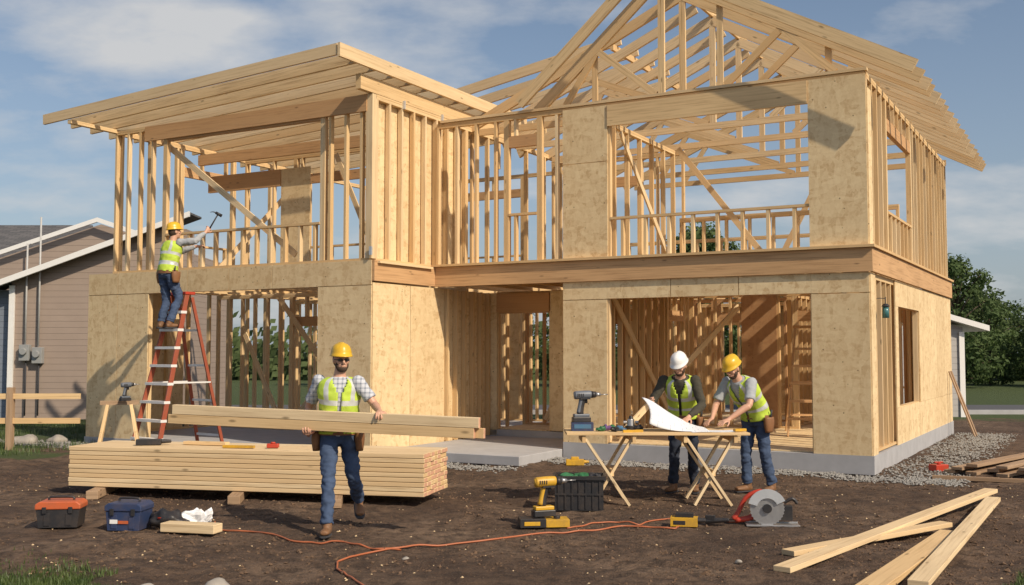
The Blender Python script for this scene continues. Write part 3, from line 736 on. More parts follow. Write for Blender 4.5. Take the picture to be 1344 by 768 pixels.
m=MB(); m.poly([(-14.0,27.5,3.30),(-8.4,27.5,5.35),(-8.4,27.5,5.40),(-14.0,27.5,3.35)],th=(0,1.0,0)); npart('roof_edge',m,SH)
m=MB(); m.beam((-13.12,27.76,0),(-13.12,27.76,3.5),.14,.06); npart('corner_trim',m,WHT)
m=MB(); m.poly([(-20,28.0,0),(-13.2,28.0,0),(-13.2,28.0,3.4),(-20,28.0,3.4)],th=(0,.3,0)); npart('house_wall',m,SIDB)
m=MB(); m.poly([(0,0,0),(10.6,0,0),(8.2,5,0),(0,5,0)],th=(0,0,.1))
r=obj('roof',m,SH,parent=NH); r.location=(-7.6,.0,4.0); r.rotation_euler=(math.radians(20),0,0)
mgrey=simple('meter_grey',(.30,.31,.31),.5); pgrey=simple('pipe_grey',(.45,.45,.44),.5)
for xx,zz in ((-13.0+.28,1.75),(-13.0+.62,1.68)):
    m=MB(); m.box((xx-.13,27.62,zz-.22),(xx+.13,27.79,zz+.2)); m.cyl((xx,27.62,zz+.02),(xx,27.54,zz+.02),.09,.09,14); npart('electric_meter',m,mgrey,bevel=.01)
for xx,zt in ((-12.72,4.6),(-12.38,5.3)):
    m=MB(); m.cyl((xx,27.7,1.9),(xx,27.7,zt),.025,.025,8); npart('conduit_pipe',m,pgrey,smooth=True)
    m=MB(); m.cyl((xx+.03,27.7,.1),(xx+.03,27.7,1.5),.02,.02,8); npart('conduit_pipe',m,DARK,smooth=True)
SHD=empty('garden_shed',(11,29,0),0,'small grey sided shed with white fascia','shed')
def spart(name,mb,mat,**k): return obj(name,MBshift(mb,(11,29,0)),mat,parent=SHD,**k)
m=MB(); m.poly([(9.2,28.8,0),(12.25,28.8,0),(12.25,28.8,2.42),(10.7,28.8,2.9),(9.2,28.8,2.42)],th=(0,4,0)); spart('shed_wall',m,SIDG)
m=MB(); m.poly([(10.7,28.5,2.95),(12.85,28.5,2.32),(12.85,28.5,2.47),(10.7,28.5,3.10)],th=(0,4.5,0)); m.poly([(8.6,28.5,2.32),(10.7,28.5,2.95),(10.7,28.5,3.10),(8.6,28.5,2.47)],th=(0,4.5,0)); spart('roof',m,WHT)
m=MB(); m.beam((12.2,28.77,0),(12.2,28.77,2.3),.14,.05); spart('corner_trim',m,WHT)
F=empty('wooden_fence',(-9,19.2,0),0,'low unpainted timber rail fence by the lawn','fence')
for x in (-10.9,-9.05):
    m=MB(); m.beam((x+9,.0,0),(x+9,.0,1.12 if x==-9.05 else .95),.11,.11); obj('fence_post',m,OLDW,parent=F)
for z in (.96,.52):
    m=MB(); m.beam((-3.0,-.08,z),(1.2,.02,z),.035,.10); obj('fence_rail',m,PINE,parent=F)

# ------------------------------------------------------------------ trees
leafm,nt,b=nmat('leaves')
oi=N(nt,'ShaderNodeObjectInfo').outputs['Random']; p=N(nt,'ShaderNodeNewGeometry').outputs['Position']
n=noise_(nt,p,1.1,5,.7)
c=ramp(nt,n,[(.3,(.040,.075,.022)),(.52,(.085,.135,.040)),(.75,(.15,.20,.065))])  # greens lightened to put distance haze into the leaf colour
c=mix(nt,math_(nt,'MULTIPLY',oi,.4),c,(.10,.12,.045)); nt.links.new(c,b.inputs['Base Color']); b.inputs['Roughness'].default_value=.8
trn=N(nt,'ShaderNodeBsdfTranslucent'); nt.links.new(c,trn.inputs['Color']); ms=N(nt,'ShaderNodeMixShader'); ms.inputs[0].default_value=.35
nt.links.new(b.outputs[0],ms.inputs[1]); nt.links.new(trn.outputs[0],ms.inputs[2]); nt.links.new(ms.outputs[0],nt.nodes['Material Output'].inputs['Surface'])
BARK=simple('bark',(.09,.065,.045),.9,var=.3,scale=10,bmp=.5)
def treevar(seed,h,w,nclump,nl,ls):
    rnd=random.Random(seed)
    t=MB(); top=h*.75
    t.loft([((0,0,-.05),h*.022,h*.022),((.05,.03,h*.3),h*.016,h*.016),((-.05,.05,top),h*.005,h*.005)],n=8,sub=2)
    cr=MB()
    for i in range(nclump):
        z=h*(.06+.92*rnd.random()); q=max(.10,math.sin(math.pi*min(1,(z/h+.06)/1.08))**.8)
        a=rnd.random()*6.28;r=w*.5*q*math.sqrt(rnd.random())
        c=V((math.cos(a)*r,math.sin(a)*r,z))
        if i%3==0: t.loft([((0,0,z*.7),h*.008,h*.008),((c.x*.6,c.y*.6,z*.9),h*.005,h*.005),(c,.01,.01)],side=(.3,.5,.8),n=5,sub=1)
        cr_=w*.11*(.5+rnd.random()*.8)
        for k in range(nl):
            d=V((rnd.gauss(0,1),rnd.gauss(0,1),rnd.gauss(0,.8))); d=d.normalized()*cr_*(.3+.9*rnd.random()**.7)
            pp=c+d; nn=(d.normalized()+V((rnd.uniform(-1,1),rnd.uniform(-1,1),rnd.uniform(-.4,1)))).normalized()
            s1=nn.orthogonal().normalized(); s1=Matrix.Rotation(rnd.random()*6.28,3,nn)@s1; s2=nn.cross(s1)
            sz=ls*(.5+.8*rnd.random()); b0=len(cr.v)
            cr.v+= [pp-s1*sz,pp-s2*sz*.5,pp+s1*sz,pp+s2*sz*.5]; cr.face([b0,b0+1,b0+2,b0+3])
    return t.mesh('trunk',[BARK],True),cr.mesh('crown',[leafm])
TV=[treevar(1,6.0,5.4,90,75,.13),treevar(2,6.8,5.4,100,75,.13),treevar(3,5.0,5.0,80,75,.12)]
def tree(x,y,v,s,rz):
    r=empty('tree',(x,y,0),rz,'leafy green deciduous tree beyond the lane','tree','trees behind the building plot'); r.scale=(s,s,s*random.uniform(.9,1.06))
    obj('trunk',TV[v][0],[],parent=r); obj('crown',TV[v][1],[],parent=r)
for x in [12,14.5,17,19,21,23.5,26,29.5]: tree(x*1.45+random.uniform(-1,1),54+random.uniform(-3,4),random.randint(0,2),random.uniform(.66,.95),random.random()*6)
for x in [15,17,19,21,23,25.5,29,33]: tree(x*1.6+random.uniform(-1,1),64+random.uniform(-3,4),random.randint(0,2),random.uniform(.9,1.15),random.random()*6)
for x in (-8,-4,-.5,3,6.5,10,13.5): tree(x,52+random.uniform(-3,3),random.randint(0,2),random.uniform(.66,.82),random.random()*6)
tree(9.0,50,1,1.12,1)
m=MB(); rnd=random.Random(5)
for i in range(14000):
    x=rnd.uniform(-30,75); y=68+rnd.uniform(-3,3); z=abs(rnd.gauss(0,1.5))+.1*math.sin(x*.7)
    b0=len(m.v); pp_=V((x,y,z)); nn=V((rnd.uniform(-1,1),-1,rnd.uniform(-.3,1))).normalized(); s1=nn.orthogonal().normalized(); s2=nn.cross(s1); sz=rnd.uniform(.2,.4)
    m.v+=[pp_-s1*sz,pp_-s2*sz*.6,pp_+s1*sz,pp_+s2*sz*.6]; m.face([b0,b0+1,b0+2,b0+3])
obj('distant_shrubs',m,leafm,label='dense green undergrowth below the far trees',category='shrubs',kind='stuff')

# grass
GR,nt,b=nmat('grass_blades'); p=N(nt,'ShaderNodeNewGeometry').outputs['Position']
nt.links.new(ramp(nt,noise_(nt,p,5,3),[(.3,(.03,.06,.012)),(.7,(.10,.14,.035))]),b.inputs['Base Color'])
m=MB(); rnd=random.Random(3)
def blade(x,y,h):
    a=rnd.random()*6.28; w=.004+.003*rnd.random(); l=h*.5
    b0=len(m.v); dx,dy=math.cos(a),math.sin(a); z0=gz(x,y)-.01
    m.v+=[V((x-dy*w,y+dx*w,z0)),V((x+dy*w,y-dx*w,z0)),V((x+dx*l*rnd.random(),y+dy*l*rnd.random(),z0+h))]; m.face([b0,b0+1,b0+2])
for i in range(16000):
    x=-2.8-abs(rnd.gauss(0,.9)); y=7.3+abs(rnd.gauss(0,.7))
    if x<-3.1-(y-8)*.4+noise.noise(V((x*2,y*2,1)))*.9: blade(x,y,rnd.uniform(.02,.075))
for i in range(8000):
    x=3.5+abs(rnd.gauss(0,.5)); y=7.6+abs(rnd.gauss(0,.7))
    if x>3.75+(y-8)*.6+noise.noise(V((x*2,y*2,1)))*.6: blade(x,y,rnd.uniform(.02,.08))
for i in range(9000):
    x=rnd.uniform(-12.5,-7.8); y=rnd.uniform(18,26)
    if noise.noise(V((x*.7,y*.7,4)))>-.25: blade(x,y,rnd.uniform(.06,.16))
obj('grass',m,GR,label='tufts of green grass at the plot edges',category='grass',kind='stuff')
def rocks(pts,name,mat,label):
    m=MB()
    for (x,y,z,s) in pts:
        b0=len(m.v); q=[V((s*rnd.uniform(.7,1.2),0,0)),V((0,s*rnd.uniform(.7,1.2),0)),V((-s*rnd.uniform(.7,1.2),0,0)),V((0,-s*rnd.uniform(.7,1.2),0)),V((0,0,s*rnd.uniform(.5,.9))),V((0,0,-s*.5))]
        R=Matrix.Rotation(rnd.random()*6,3,'Z')@Matrix.Rotation(rnd.uniform(-.5,.5),3,'X')
        m.v+=[V((x,y,z))+R@a for a in q]
        for a,bq in ((0,1),(1,2),(2,3),(3,0)):
            m.face([b0+a,b0+bq,b0+4]); m.face([b0+bq,b0+a,b0+5])
    return obj(name,m,mat,label=label,category='gravel',kind='stuff')
pts=[]
def gbox(x0,x1,y0,y1,n,edge=.3):
    for i in range(n):
        x=rnd.uniform(x0,x1);y=rnd.uniform(y0,y1)
        d=min(x-x0,x1-x,y-y0,y1-y)
        if rnd.random()*edge>d+.15*noise.noise(V((x*3,y*3,0)))+.03: continue
        w=hw(x,y); pts.append((w.x,w.y,gz(w.x,w.y)+.01,rnd.uniform(.010,.030)))
gbox(-5.2,1.3,-.85,-.02,6500,.4); gbox(.03,1.35,-.85,9.2,5500,.5); gbox(-7.6,-4.8,-2.4,-1.4,1600,.4); gbox(-16.5,-7,-3.0,-1.9,4000)
GRV=simple('gravel',(.27,.26,.24),.9,var=.5,scale=9,bmp=0)
rocks(pts,'gravel',GRV,'pale grey gravel along the foundation')
pts=[(x,y,gz(x,y)+.002,min(.06,.004+abs(rnd.gauss(0,.011)))) for x,y in ((rnd.uniform(-9,9),7+9*rnd.random()**1.3) for _ in range(16000)) if noise.noise(V((x*.8,y*.8,5)))>-.15]
rocks(pts,'soil_clods',simple('clods',(.13,.080,.048),.95,var=.6,scale=4,bmp=0),'small stones and lumps of brown soil')
pts=[]
for _ in range(500):
    x=rnd.uniform(-7,7);y=7.5+7*rnd.random(); pts.append((x,y,gz(x,y)+.004,rnd.uniform(.005,.016)))
rocks(pts,'wood_chips',simple('wood_chips',(.62,.46,.27),.9,var=.3,scale=4,bmp=0),'pale sawn wood chips scattered on the soil')
def boulder(x,y,s,lab='pale rounded garden stone lying on the ground'):
    m=MB(); m.ell((0,0,0),(s,s*.75,s*.55),nu=16,nv=10)
    m.v=[v*(1+.45*noise.noise(v*(1.2/s)+V((x,y,0)))) for v in m.v]
    obj('stone',m,STONE,loc=(x,y,s*.12),label=lab,category='stone',group='garden stones',smooth=True)
for x,y,s in ((-9.4,20.5,.28),(-8.9,20.8,.2),(-2.2,7.98,.11),(-2.72,7.96,.07),(-9.9,20.2,.16),(8.2,22.5,.25),(8.9,23,.3),(9.6,24,.22),(1.9,9.0,.03),(-.9,9.1,.035)): boulder(x,y,s)

# ------------------------------------------------------------------ lumber stack
SX=V((.9737,-.2278,0));SY=V((.2278,.9737,0));srz=math.atan2(SX.y,SX.x)
PL=[]
for i in range(6):
    m=MB(); m.beam((-2.3,0,0),(2.3,0,0),.125,.049,endmat=(2 if i%3==2 else 1)); PL.append(m.mesh('lumber_plank',[PINE2,REDEND,PINE]))
front=V((-5.49,13.19,0))
for lay in range(9):
    for c in range(7):
        o=bpy.data.objects.new('lumber_plank',PL[random.randint(0,5)]); COL.objects.link(o)
        ctr=front+SX*(2.31+random.uniform(-.008,.012))+SY*(.065+c*.13+random.uniform(-.003,.003))+V((0,0,.135+lay*.0545))
        o.location=ctr; o.rotation_euler=(0,0,srz+random.uniform(-.001,.001)+(math.pi if (c+lay)%2 else 0))
        o['label']='pale pine plank in a stack with reddish painted ends';o['category']='plank';o['group']='planks in the timber stack'
        bv=o.modifiers.new('bevel','BEVEL'); bv.width=.004; bv.segments=1
for s in (.45,2.3,3.55):
    m=MB(); m.beam((0,-.35,0),(0,1.1,0),.14,.10); p=front+SX*s
    obj('timber_skid',m,OLDW,loc=(p.x,p.y,.052),rz=srz+.35,label='square timber bearer under the plank stack',category='timber',group='bearers under the stack',bevel=.006)
def onstack(s,t,z=.603): p=front+SX*s+SY*t; return (p.x,p.y,z)
for i,(dy,dz) in enumerate(((0,0),(0,.098),(.05,.0),(.05,.098))):
    a=V((-3.50,11.0,1.12));bq=V((-.30,9.85,1.055)); d=(bq-a).normalized()
    m=MB(); L=(bq-a).length; sh=(-.05,.0,.03,-.02)[i]
    m.beam((-L/2+sh,0,0),(L/2+sh,0,0),.045,.094,endmat=1)
    o=obj('carried_plank',m,[PINE2 if i%2 else PINE,REDEND],label='long pine plank carried by the walking worker',category='plank',group='planks being carried',bevel=.003)
    pq=(a+bq)/2+V((-d.y*dy,d.x*dy,dz-.05)); o.location=pq; o.rotation_mode='QUATERNION'; o.rotation_quaternion=d.to_track_quat('X','Z')
def gplank(x0,y0,x1,y1,z0,z1,w=.14,h=.045,grp='loose planks on the dirt',mat=PINE2,lab='pale pine board lying on bare soil'):
    a=V((x0,y0,z0));bq=V((x1,y1,z1));L=(bq-a).length
    m=MB(); m.beam((-L/2,0,0),(L/2,0,0),w,h)
    o=obj('loose_plank',m,mat,label=lab,category='plank',group=grp,bevel=.004)
    o.location=(a+bq)/2; o.rotation_mode='QUATERNION'; o.rotation_quaternion=(bq-a).to_track_quat('X','Z')
gplank(2.15,8.55,5.65,12.6,.03,.13,.15); gplank(2.38,9.25,4.3,10.6,.03,.06); gplank(2.55,7.75,4.2,10.25,.03,.03,.2,.05,mat=PINE); gplank(2.95,7.8,5.45,12.1,.08,.10,.15)
for i in range(9):
    t=i*.16; gplank(6.3+t*.6+random.uniform(-.1,.1),15.4-t*.55,8.6+t*.5,17.6-t*.6+random.uniform(-.1,.1),.04+.05*(i%3),.06+.05*(i%3),.16,.045,'boards piled beside the house',OLDW,'brown weathered board in a low pile')
for x0,y0,rz in ((6.5,14.6,-.4),(7.6,15.8,-.4)):
    m=MB(); m.beam((-.7,0,0),(.7,0,0),.09,.05); obj('timber_skid',m,OLDW,loc=(x0,y0,.02),rz=rz,label='short bearer under piled boards',category='timber')
for i in range(2):
    a=hw(.55,7.9+i*.35,.02);bq=hw(.06,8.1+i*.3,1.35)
    m=MB(); m.beam(a,bq,.05,.025); obj('leaning_board',m,OLDW,center=True,label='narrow board leaning against the side wall',category='plank',group='boards leaning on the wall')

# ------------------------------------------------------------------ ladder
def ladder(loc,rz,h,label,railm=ORANGE,capm=REDP,stepm=ALU):
    r=empty('step_ladder',loc,rz,label,'ladder','step ladders')
    wb,wt=.38,.2; fb,rb=-.72,.66
    for s in (-1,1):
        m=MB(); m.beam((s*wb,fb,0),(s*wt,-.05,h),.03,.085,up=(0,1,0)); obj('ladder_rail',m,railm,parent=r,bevel=.004)
        m=MB(); m.beam((s*wb*.95,rb,0),(s*wt*.95,.06,h-.05),.03,.06,up=(0,1,0)); obj('ladder_rail',m,railm,parent=r,bevel=.004)
    n=int(h/.305)
    for k in range(1,n):
        t=k*.305/h; w=wb+(wt-wb)*t; yy=fb+(-.05-fb)*t
        m=MB(); m.beam((-w-.02,yy-.01,k*.305),(w+.02,yy-.01,k*.305),.12,.045); obj('ladder_step',m,stepm,parent=r)
        if k%2:
            yy=rb+(.06-rb)*t; m=MB(); m.beam((-w*.95,yy,k*.305),(w*.95,yy,k*.305),.02,.04); obj('ladder_brace',m,stepm,parent=r)
    m=MB(); m.beam((-wt-.03,0,h+.02),(wt+.03,0,h+.02),.2,.05); obj('ladder_top',m,capm,parent=r,bevel=.008)
    for s in (-1,1):
        t=.45; w=wb+(wt-wb)*t
        m=MB(); m.beam((s*w,fb+(-.05-fb)*t,h*t),(s*w,rb+(.06-rb)*t,h*t),.02,.025); obj('ladder_spreader',m,stepm,parent=r)
    return r
ladder(LD,lrz,2.75,'orange fibreglass step ladder with pale metal steps')
ladder(hw(-1.75,3.4,.29),ANG+.3,1.9,'brown wooden step ladder standing inside the frame',FIR,FIR,FIR)

# ------------------------------------------------------------------ table
TX0,TX1,TY0,TY1,TZ=.63,2.74,12.25,12.98,.83
T=empty('work_table',(1.68,12.6,0),0,'plywood work table on crossed timber trestle legs','table')
sh=V((1.68,12.6,0))
m=MB(); m.box((TX0,TY0,TZ-.03),(TX1,TY1,TZ)); obj('table_top',MBshift(m,sh),PINE,parent=T,bevel=.003)
for cx_ in (1.13,2.30):
    for yy in (TY0+.07,TY1-.07):
        m=MB(); m.beam((cx_-.30,yy,TZ-.04),(cx_+.22,yy-.05,.0),.03,.07,up=(0,1,0)); obj('trestle_leg',MBshift(m,sh),PINE2,parent=T)
        m=MB(); m.beam((cx_+.28,yy+.035,TZ-.04),(cx_-.20,yy-.015,.0),.03,.07,up=(0,1,0)); obj('trestle_leg',MBshift(m,sh),PINE2,parent=T)
    for aa,bb_,ww,hh_ in (((cx_-.30,TY0+.02,TZ-.075),(cx_-.30,TY1-.02,TZ-.075),.04,.08),((cx_+.28,TY0+.02,TZ-.075),(cx_+.28,TY1-.02,TZ-.075),.04,.08),((cx_+.03,TY0+.05,.36),(cx_+.03,TY1-.1,.36),.03,.06)):
        m=MB(); m.beam(aa,bb_,ww,hh_); obj('trestle_rail',MBshift(m,sh),PINE,parent=T)
def sheetgrid(m,f,nu=14,nv=8):
    b0=len(m.v)
    for i in range(nu+1):
        for j in range(nv+1): m.v.append(V(f(i/nu,j/nv)))
    for i in range(nu):
        for j in range(nv):
            a=b0+i*(nv+1)+j; m.face([a,a+nv+1,a+nv+2,a+1],[(i/nu,j/nv),((i+1)/nu,j/nv),((i+1)/nu,(j+1)/nv),(i/nu,(j+1)/nv)])
def bp(u,v):
    lift=.5+.5*math.cos(math.pi*min(1,u*1.05))
    z=TZ+.006+.34*lift*v**.85+.09*(1-u)**4*(1-v)+.018*math.sin(u*8+v*2)*v+.03*v
    return (1.60+.70*u-.07*v*(1-u)+.05*math.sin(v*3)*lift, 12.38+.22*v+.28*(1-lift)*v, z)
m=MB(); sheetgrid(m,bp,24,14)
o=obj('construction_plan',m,PLAN,label='large white paper plan held up off the table',category='paper',smooth=True); s=o.modifiers.new('s','SOLIDIFY'); s.thickness=.002
m=MB(); sheetgrid(m,lambda u,v:(2.08+.55*u,12.28+.30*v+.1*u,TZ+.004+.003*math.sin(u*6)))
o=obj('construction_plan',m,PLAN,label='flat white drawing sheet lying on the table',category='paper'); s=o.modifiers.new('s','SOLIDIFY'); s.thickness=.002

# tools
def drill(loc,rz,s,main,label,cat='drill'):
    r=empty('power_drill',loc,rz,label,cat); r.scale=(s,s,s)
    def pr(n,f,mats,**k):
        m=MB(); f(m); return obj(n,m,mats,parent=r,**k)
    pr('drill_body',lambda m:(m.loft([((-.105,0,.235),.024,.026),((-.095,0,.235),.032,.036),((.02,0,.24),.033,.036),((.045,0,.24),.028,.030)],side=(0,1,0),n=16)),main,smooth=True)
    pr('motor_vent',lambda m:([m.box((-.085+.016*i,-.037,.225),(-.078+.016*i,.037,.25)) for i in range(4)],m.box((-.06,-.0345,.20),(.03,.0345,.212))),BLACK)
    pr('gear_case',lambda m:(m.cyl((.045,0,.24),(.085,0,.24),.031,.027,16)),BLACK,smooth=True)
    pr('drill_chuck',lambda m:(m.cyl((.085,0,.24),(.13,0,.24),.022,.014,14),m.cyl((.13,0,.24),(.20,0,.24),.004,.004,8)),STEEL,smooth=True)
    pr('drill_handle',lambda m:(m.loft([((-.025,0,.21),.020,.028),((-.042,0,.14),.018,.023),((-.055,0,.07),.020,.03)],side=(0,1,0),n=14),m.box((-.012,-.010,.165),(.010,.010,.20))),[BLACK],smooth=True)
    pr('handle_shell',lambda m:m.loft([((-.042,0,.215),.022,.020),((-.058,0,.14),.019,.017),((-.070,0,.08),.022,.020)],side=(0,1,0),n=12),main,smooth=True)
    pr('battery_pack',lambda m:(m.box((-.125,-.036,.0),(.035,.036,.045)),m.box((-.115,-.033,.045),(.025,.033,.072),mat=1)),[BLACK,main],bevel=.006)
    return r
drill((.38,10.85,.10),math.radians(20),1.45,YEL,'yellow and black cordless drill standing on a charger')
m=MB(); m.box((-.26,-.12,0),(.0,.12,.085)); m.box((.002,-.11,0),(.24,.11,.075),mat=1); m.cyl((.12,-.03,.075),(.12,-.03,.105),.035,.035,12,0); m.box((-.22,-.125,.02),(-.06,-.119,.06),mat=1)
obj('battery_charger',m,[BLACK,YEL],loc=(.33,10.82,.005),rz=.1,label='black and yellow charger block on the dirt',category='charger',bevel=.012)
m=MB(); m.box((-.15,-.07,0),(.12,.07,.09)); m.box((-.10,-.05,.09),(.08,.05,.13),mat=1); m.cyl((.12,0,.06),(.2,0,.06),.03,.02,12,1); m.box((-.12,-.074,.02),(.0,-.069,.06),mat=1); obj('power_tool',m,[YEL,BLACK],loc=(1.76,10.85,.0),rz=-.2,label='compact yellow sander with black grip on the soil',category='power tool',bevel=.012)
m=MB(); m.cyl((-.1,0,.03),(.14,0,.05),.035,.02,12); m.box((-.1,-.03,.03),(0,.03,.09)); obj('grinder',m,BLACK,loc=(2.08,10.95,0),rz=-.3,label='black angle tool lying on the soil',category='power tool',bevel=.005)
drill((.88,12.62,TZ+.10),math.radians(12),1.35,GREYP,'grey and black impact driver standing on its case')
m=MB(); m.box((-.14,-.09,0),(.12,.09,.10)); m.box((-.11,-.095,.03),(.09,-.09,.08),mat=1); obj('tool_case',m,[BLUEP,BLUET],loc=(.84,12.60,TZ),label='dark blue tool case on the work table',category='case',bevel=.012)
PUR=simple('purple_plastic',(.14,.07,.20),.5)
for i,(xx,yy,c,s) in enumerate(((1.05,12.5,GREENP,.045),(1.12,12.6,PUR,.05),(1.2,12.45,BLACK,.045),(1.28,12.55,BLUET,.045),(1.18,12.7,GREENP,.045),(1.5,12.6,BLACK,.05))):
    m=MB(); m.ell((0,0,s*.6),(s*1.3,s,s*.62),nu=16,nv=10); m.v=[v*(1+.5*noise.noise(v*30+V((i,0,0)))) for v in m.v]; m.box((-s*1.5,-.02,.01),(-s*.6,.02,.03)); obj('work_glove',m,c,loc=(xx,yy,TZ),rz=i,label='crumpled coloured work glove on the table',category='glove',group='gloves on the table')
m=MB(); m.cyl((0,0,0),(0,0,.05),.07,.07,18); m.cyl((0,0,.05),(0,0,.13),.05,.04,16,1); m.cyl((-.09,0,.09),(-.05,0,.09),.02,.02,10,1); m.cyl((.05,0,.09),(.09,0,.09),.02,.02,10,1); m.cyl((0,0,.13),(0,0,.17),.03,.02,12,0)
obj('wood_router',m,[BLACK,STEEL],loc=(1.42,12.72,TZ),label='silver and black wood router on the table',category='power tool',bevel=.004)
m=MB(); m.box((-.12,-.015,0),(.12,.015,.03)); m.box((-.03,-.016,.03),(.03,.016,.034),mat=1); obj('spirit_level',m,[YEL,BLACK],loc=(1.4,12.33,TZ),rz=.2,label='short yellow spirit level on the table',category='level')
m=MB(); m.beam((2.58,12.36,TZ+.024),(2.72,12.42,TZ+.024),.05,.03); obj('tape_measure',m,YEL,label='yellow tape on the table edge',category='tape measure')
def toolbox(loc,rz,w,d,h,body,lid,label):
    r=empty('toolbox',loc,rz,label,'toolbox')
    m=MB(); m.poly([(-w/2+.02,-d/2,0),(w/2-.02,-d/2,0),(w/2,-d/2,h*.62),(-w/2,-d/2,h*.62)],th=(0,d,0))
    for k in (-.25,.25): m.box((w*k-.03,-d/2-.008,.02),(w*k+.03,-d/2,h*.5))
    obj('box_body',m,body,parent=r,bevel=.008)
    m=MB(); m.poly([(-w/2-.01,-d/2-.012,h*.63),(w/2+.01,-d/2-.012,h*.63),(w/2+.01,-d/2-.012,h*.80),(w/2-.03,-d/2-.012,h*.90),(-w/2+.03,-d/2-.012,h*.90),(-w/2-.01,-d/2-.012,h*.80)],th=(0,d+.024,0)); obj('box_lid',m,lid,parent=r,bevel=.01)
    m=MB(); m.loft([((-w*.28,0,h*.88),.012,.012),((-w*.25,0,h*1.0),.012,.012),((w*.25,0,h*1.0),.012,.012),((w*.28,0,h*.88),.012,.012)],side=(0,1,0),n=8); obj('box_handle',m,BLACK,parent=r,smooth=True)
    for k in (-.3,.3):
        m=MB(); m.box((w*k-.02,-d/2-.024,h*.5),(w*k+.02,-d/2-.013,h*.72)); obj('latch',m,BLACK,parent=r,bevel=.003)
    return r
toolbox((-4.57,10.85,0),.12,.42,.26,.29,BLACK,ORP,'black toolbox with orange lid standing on dirt')
tb=toolbox((-3.82,10.68,0),-.1,.36,.28,.30,BLUEP,BLUEP,'dark blue plastic toolbox standing on dirt')
m=MB(); m.box((-.13,-.152,.07),(-.05,-.149,.11)); m.box((-.045,-.152,.07),(.06,-.149,.10),mat=1); obj('sticker',m,[WHT,ORP],parent=tb)
m=MB(); m.loft([((-.17,0,.07),.07,.05),((-.05,0,.09),.10,.085),((.10,0,.08),.09,.075),((.2,.02,.05),.05,.04)],side=(0,1,0),n=20,sub=5); m.v=[v*(1+.3*noise.noise(v*12)) for v in m.v]; m.box((-.05,-.1,.10),(.06,-.085,.12),mat=1)
obj('tool_bag',m,[BLACK,REDP],loc=(-3.46,10.72,0),rz=-.1,label='soft black tool bag with red tab on the dirt',category='bag',smooth=True)
m=MB(); m.ell((0,0,.05),(.14,.10,.08),nu=24,nv=16)
for v in m.v:
    f=1+.9*noise.noise(v*11)+.5*noise.noise(v*27); v*=f; v.z=max(v.z,.0)
obj('crumpled_paper',m,WHITEP,loc=(-3.20,10.98,0),label='crumpled white paper sheet on the ground',category='paper')
m=MB(); m.beam((-.29,0,.05),(.29,0,.05),.17,.085); obj('wood_offcut',m,PINE2,loc=(-3.13,10.45,0),rz=-.25,label='short pale timber offcut lying on dirt',category='offcut',bevel=.005)
r=empty('plastic_crate',(.76,12.05,0),-.08,'black plastic crate filled with green bags','crate')
m=MB(); w,d,h=.54,.36,.36
for a,bq in (((-w/2,-d/2,0),(w/2,-d/2+.015,h)),((-w/2,d/2-.015,0),(w/2,d/2,h)),((-w/2,-d/2+.016,0),(-w/2+.015,d/2-.016,h)),((w/2-.015,-d/2+.016,0),(w/2,d/2-.016,h)),((-w/2+.016,-d/2+.016,.001),(w/2-.016,d/2-.016,.02))): m.box(a,bq)
obj('crate_body',m,BLACK,parent=r)
m=MB()
for yy in (-d/2-.012,d/2+.012): m.beam((-w/2-.025,yy,h),(w/2+.025,yy,h),.03,.04)
for xx in (-w/2-.012,w/2+.012): m.beam((xx,-d/2,h+.001),(xx,d/2,h+.001),.03,.04)
for k in range(7): xx=-w/2+.04+k*(w-.08)/6; m.box((xx-.008,-d/2-.012,.02),(xx+.008,-d/2-.001,h-.03))
m.beam((-w/2,-d/2-.008,h*.5),(w/2,-d/2-.008,h*.5),.012,.02); obj('crate_rim',m,BLACK,parent=r)
for i,(xx,yy,c) in enumerate(((-.12,0,GREENP),(.02,.03,GREENP),(.16,-.02,DARK))):
    m=MB(); m.ell((0,0,0),(.10,.10,.06),nu=20,nv=12); m.v=[v*(1+.7*noise.noise(v*18+V((i,0,0)))) for v in m.v]
    obj('small_sack',m,c,loc=(.76+xx,12.05+yy,.335),label='small dark green sack resting in the crate',category='sack')
m=MB(); m.box((-w/2+.02,-d/2+.02,.2),(w/2-.02,d/2-.02,.30)); obj('crate_tray',m,DARK,parent=r)
r=empty('circular_saw',(2.55,10.9,0),-.12,'circular saw with red handle and round steel blade','saw')
m=MB(); m.box((-.17,-.12,0),(.36,.14,.018)); m.box((-.17,.05,.018),(.36,.06,.03)); obj('base_plate',m,STEEL,parent=r,bevel=.003)
R_=.175; zc=.18; nT=32; ring=[]
for i in range(nT*2):
    a=2*math.pi*i/(nT*2); rr=R_ if i%2 else R_-.010; ring.append((.04+rr*math.cos(a),-.085,zc+rr*math.sin(a)))
m=MB(); m.poly(ring,th=(0,.004,0)); obj('saw_blade',m,STEEL,parent=r)
m=MB()
arc=[(.04+(R_+.02)*math.cos(a),-.11,zc+(R_+.02)*math.sin(a)) for a in [math.radians(25+i*7) for i in range(21)]]
inn=[(.04+(R_-.07)*math.cos(a),-.11,zc+(R_-.07)*math.sin(a)) for a in [math.radians(165-i*7) for i in range(21)]]
m.poly(arc+inn,th=(0,.02,0)); obj('blade_guard',m,GALV,parent=r)
m=MB(); m.cyl((.04,-.115,zc),(.04,-.07,zc),.045,.045,20); obj('blade_bolt',m,BLACK,parent=r)
m=MB(); m.cyl((.04,-.04,zc),(.04,.16,zc+.01),.075,.065,20); m.cyl((.04,.16,zc),(.04,.18,zc),.05,.04,16); obj('saw_motor',m,BLACK,parent=r,smooth=True)
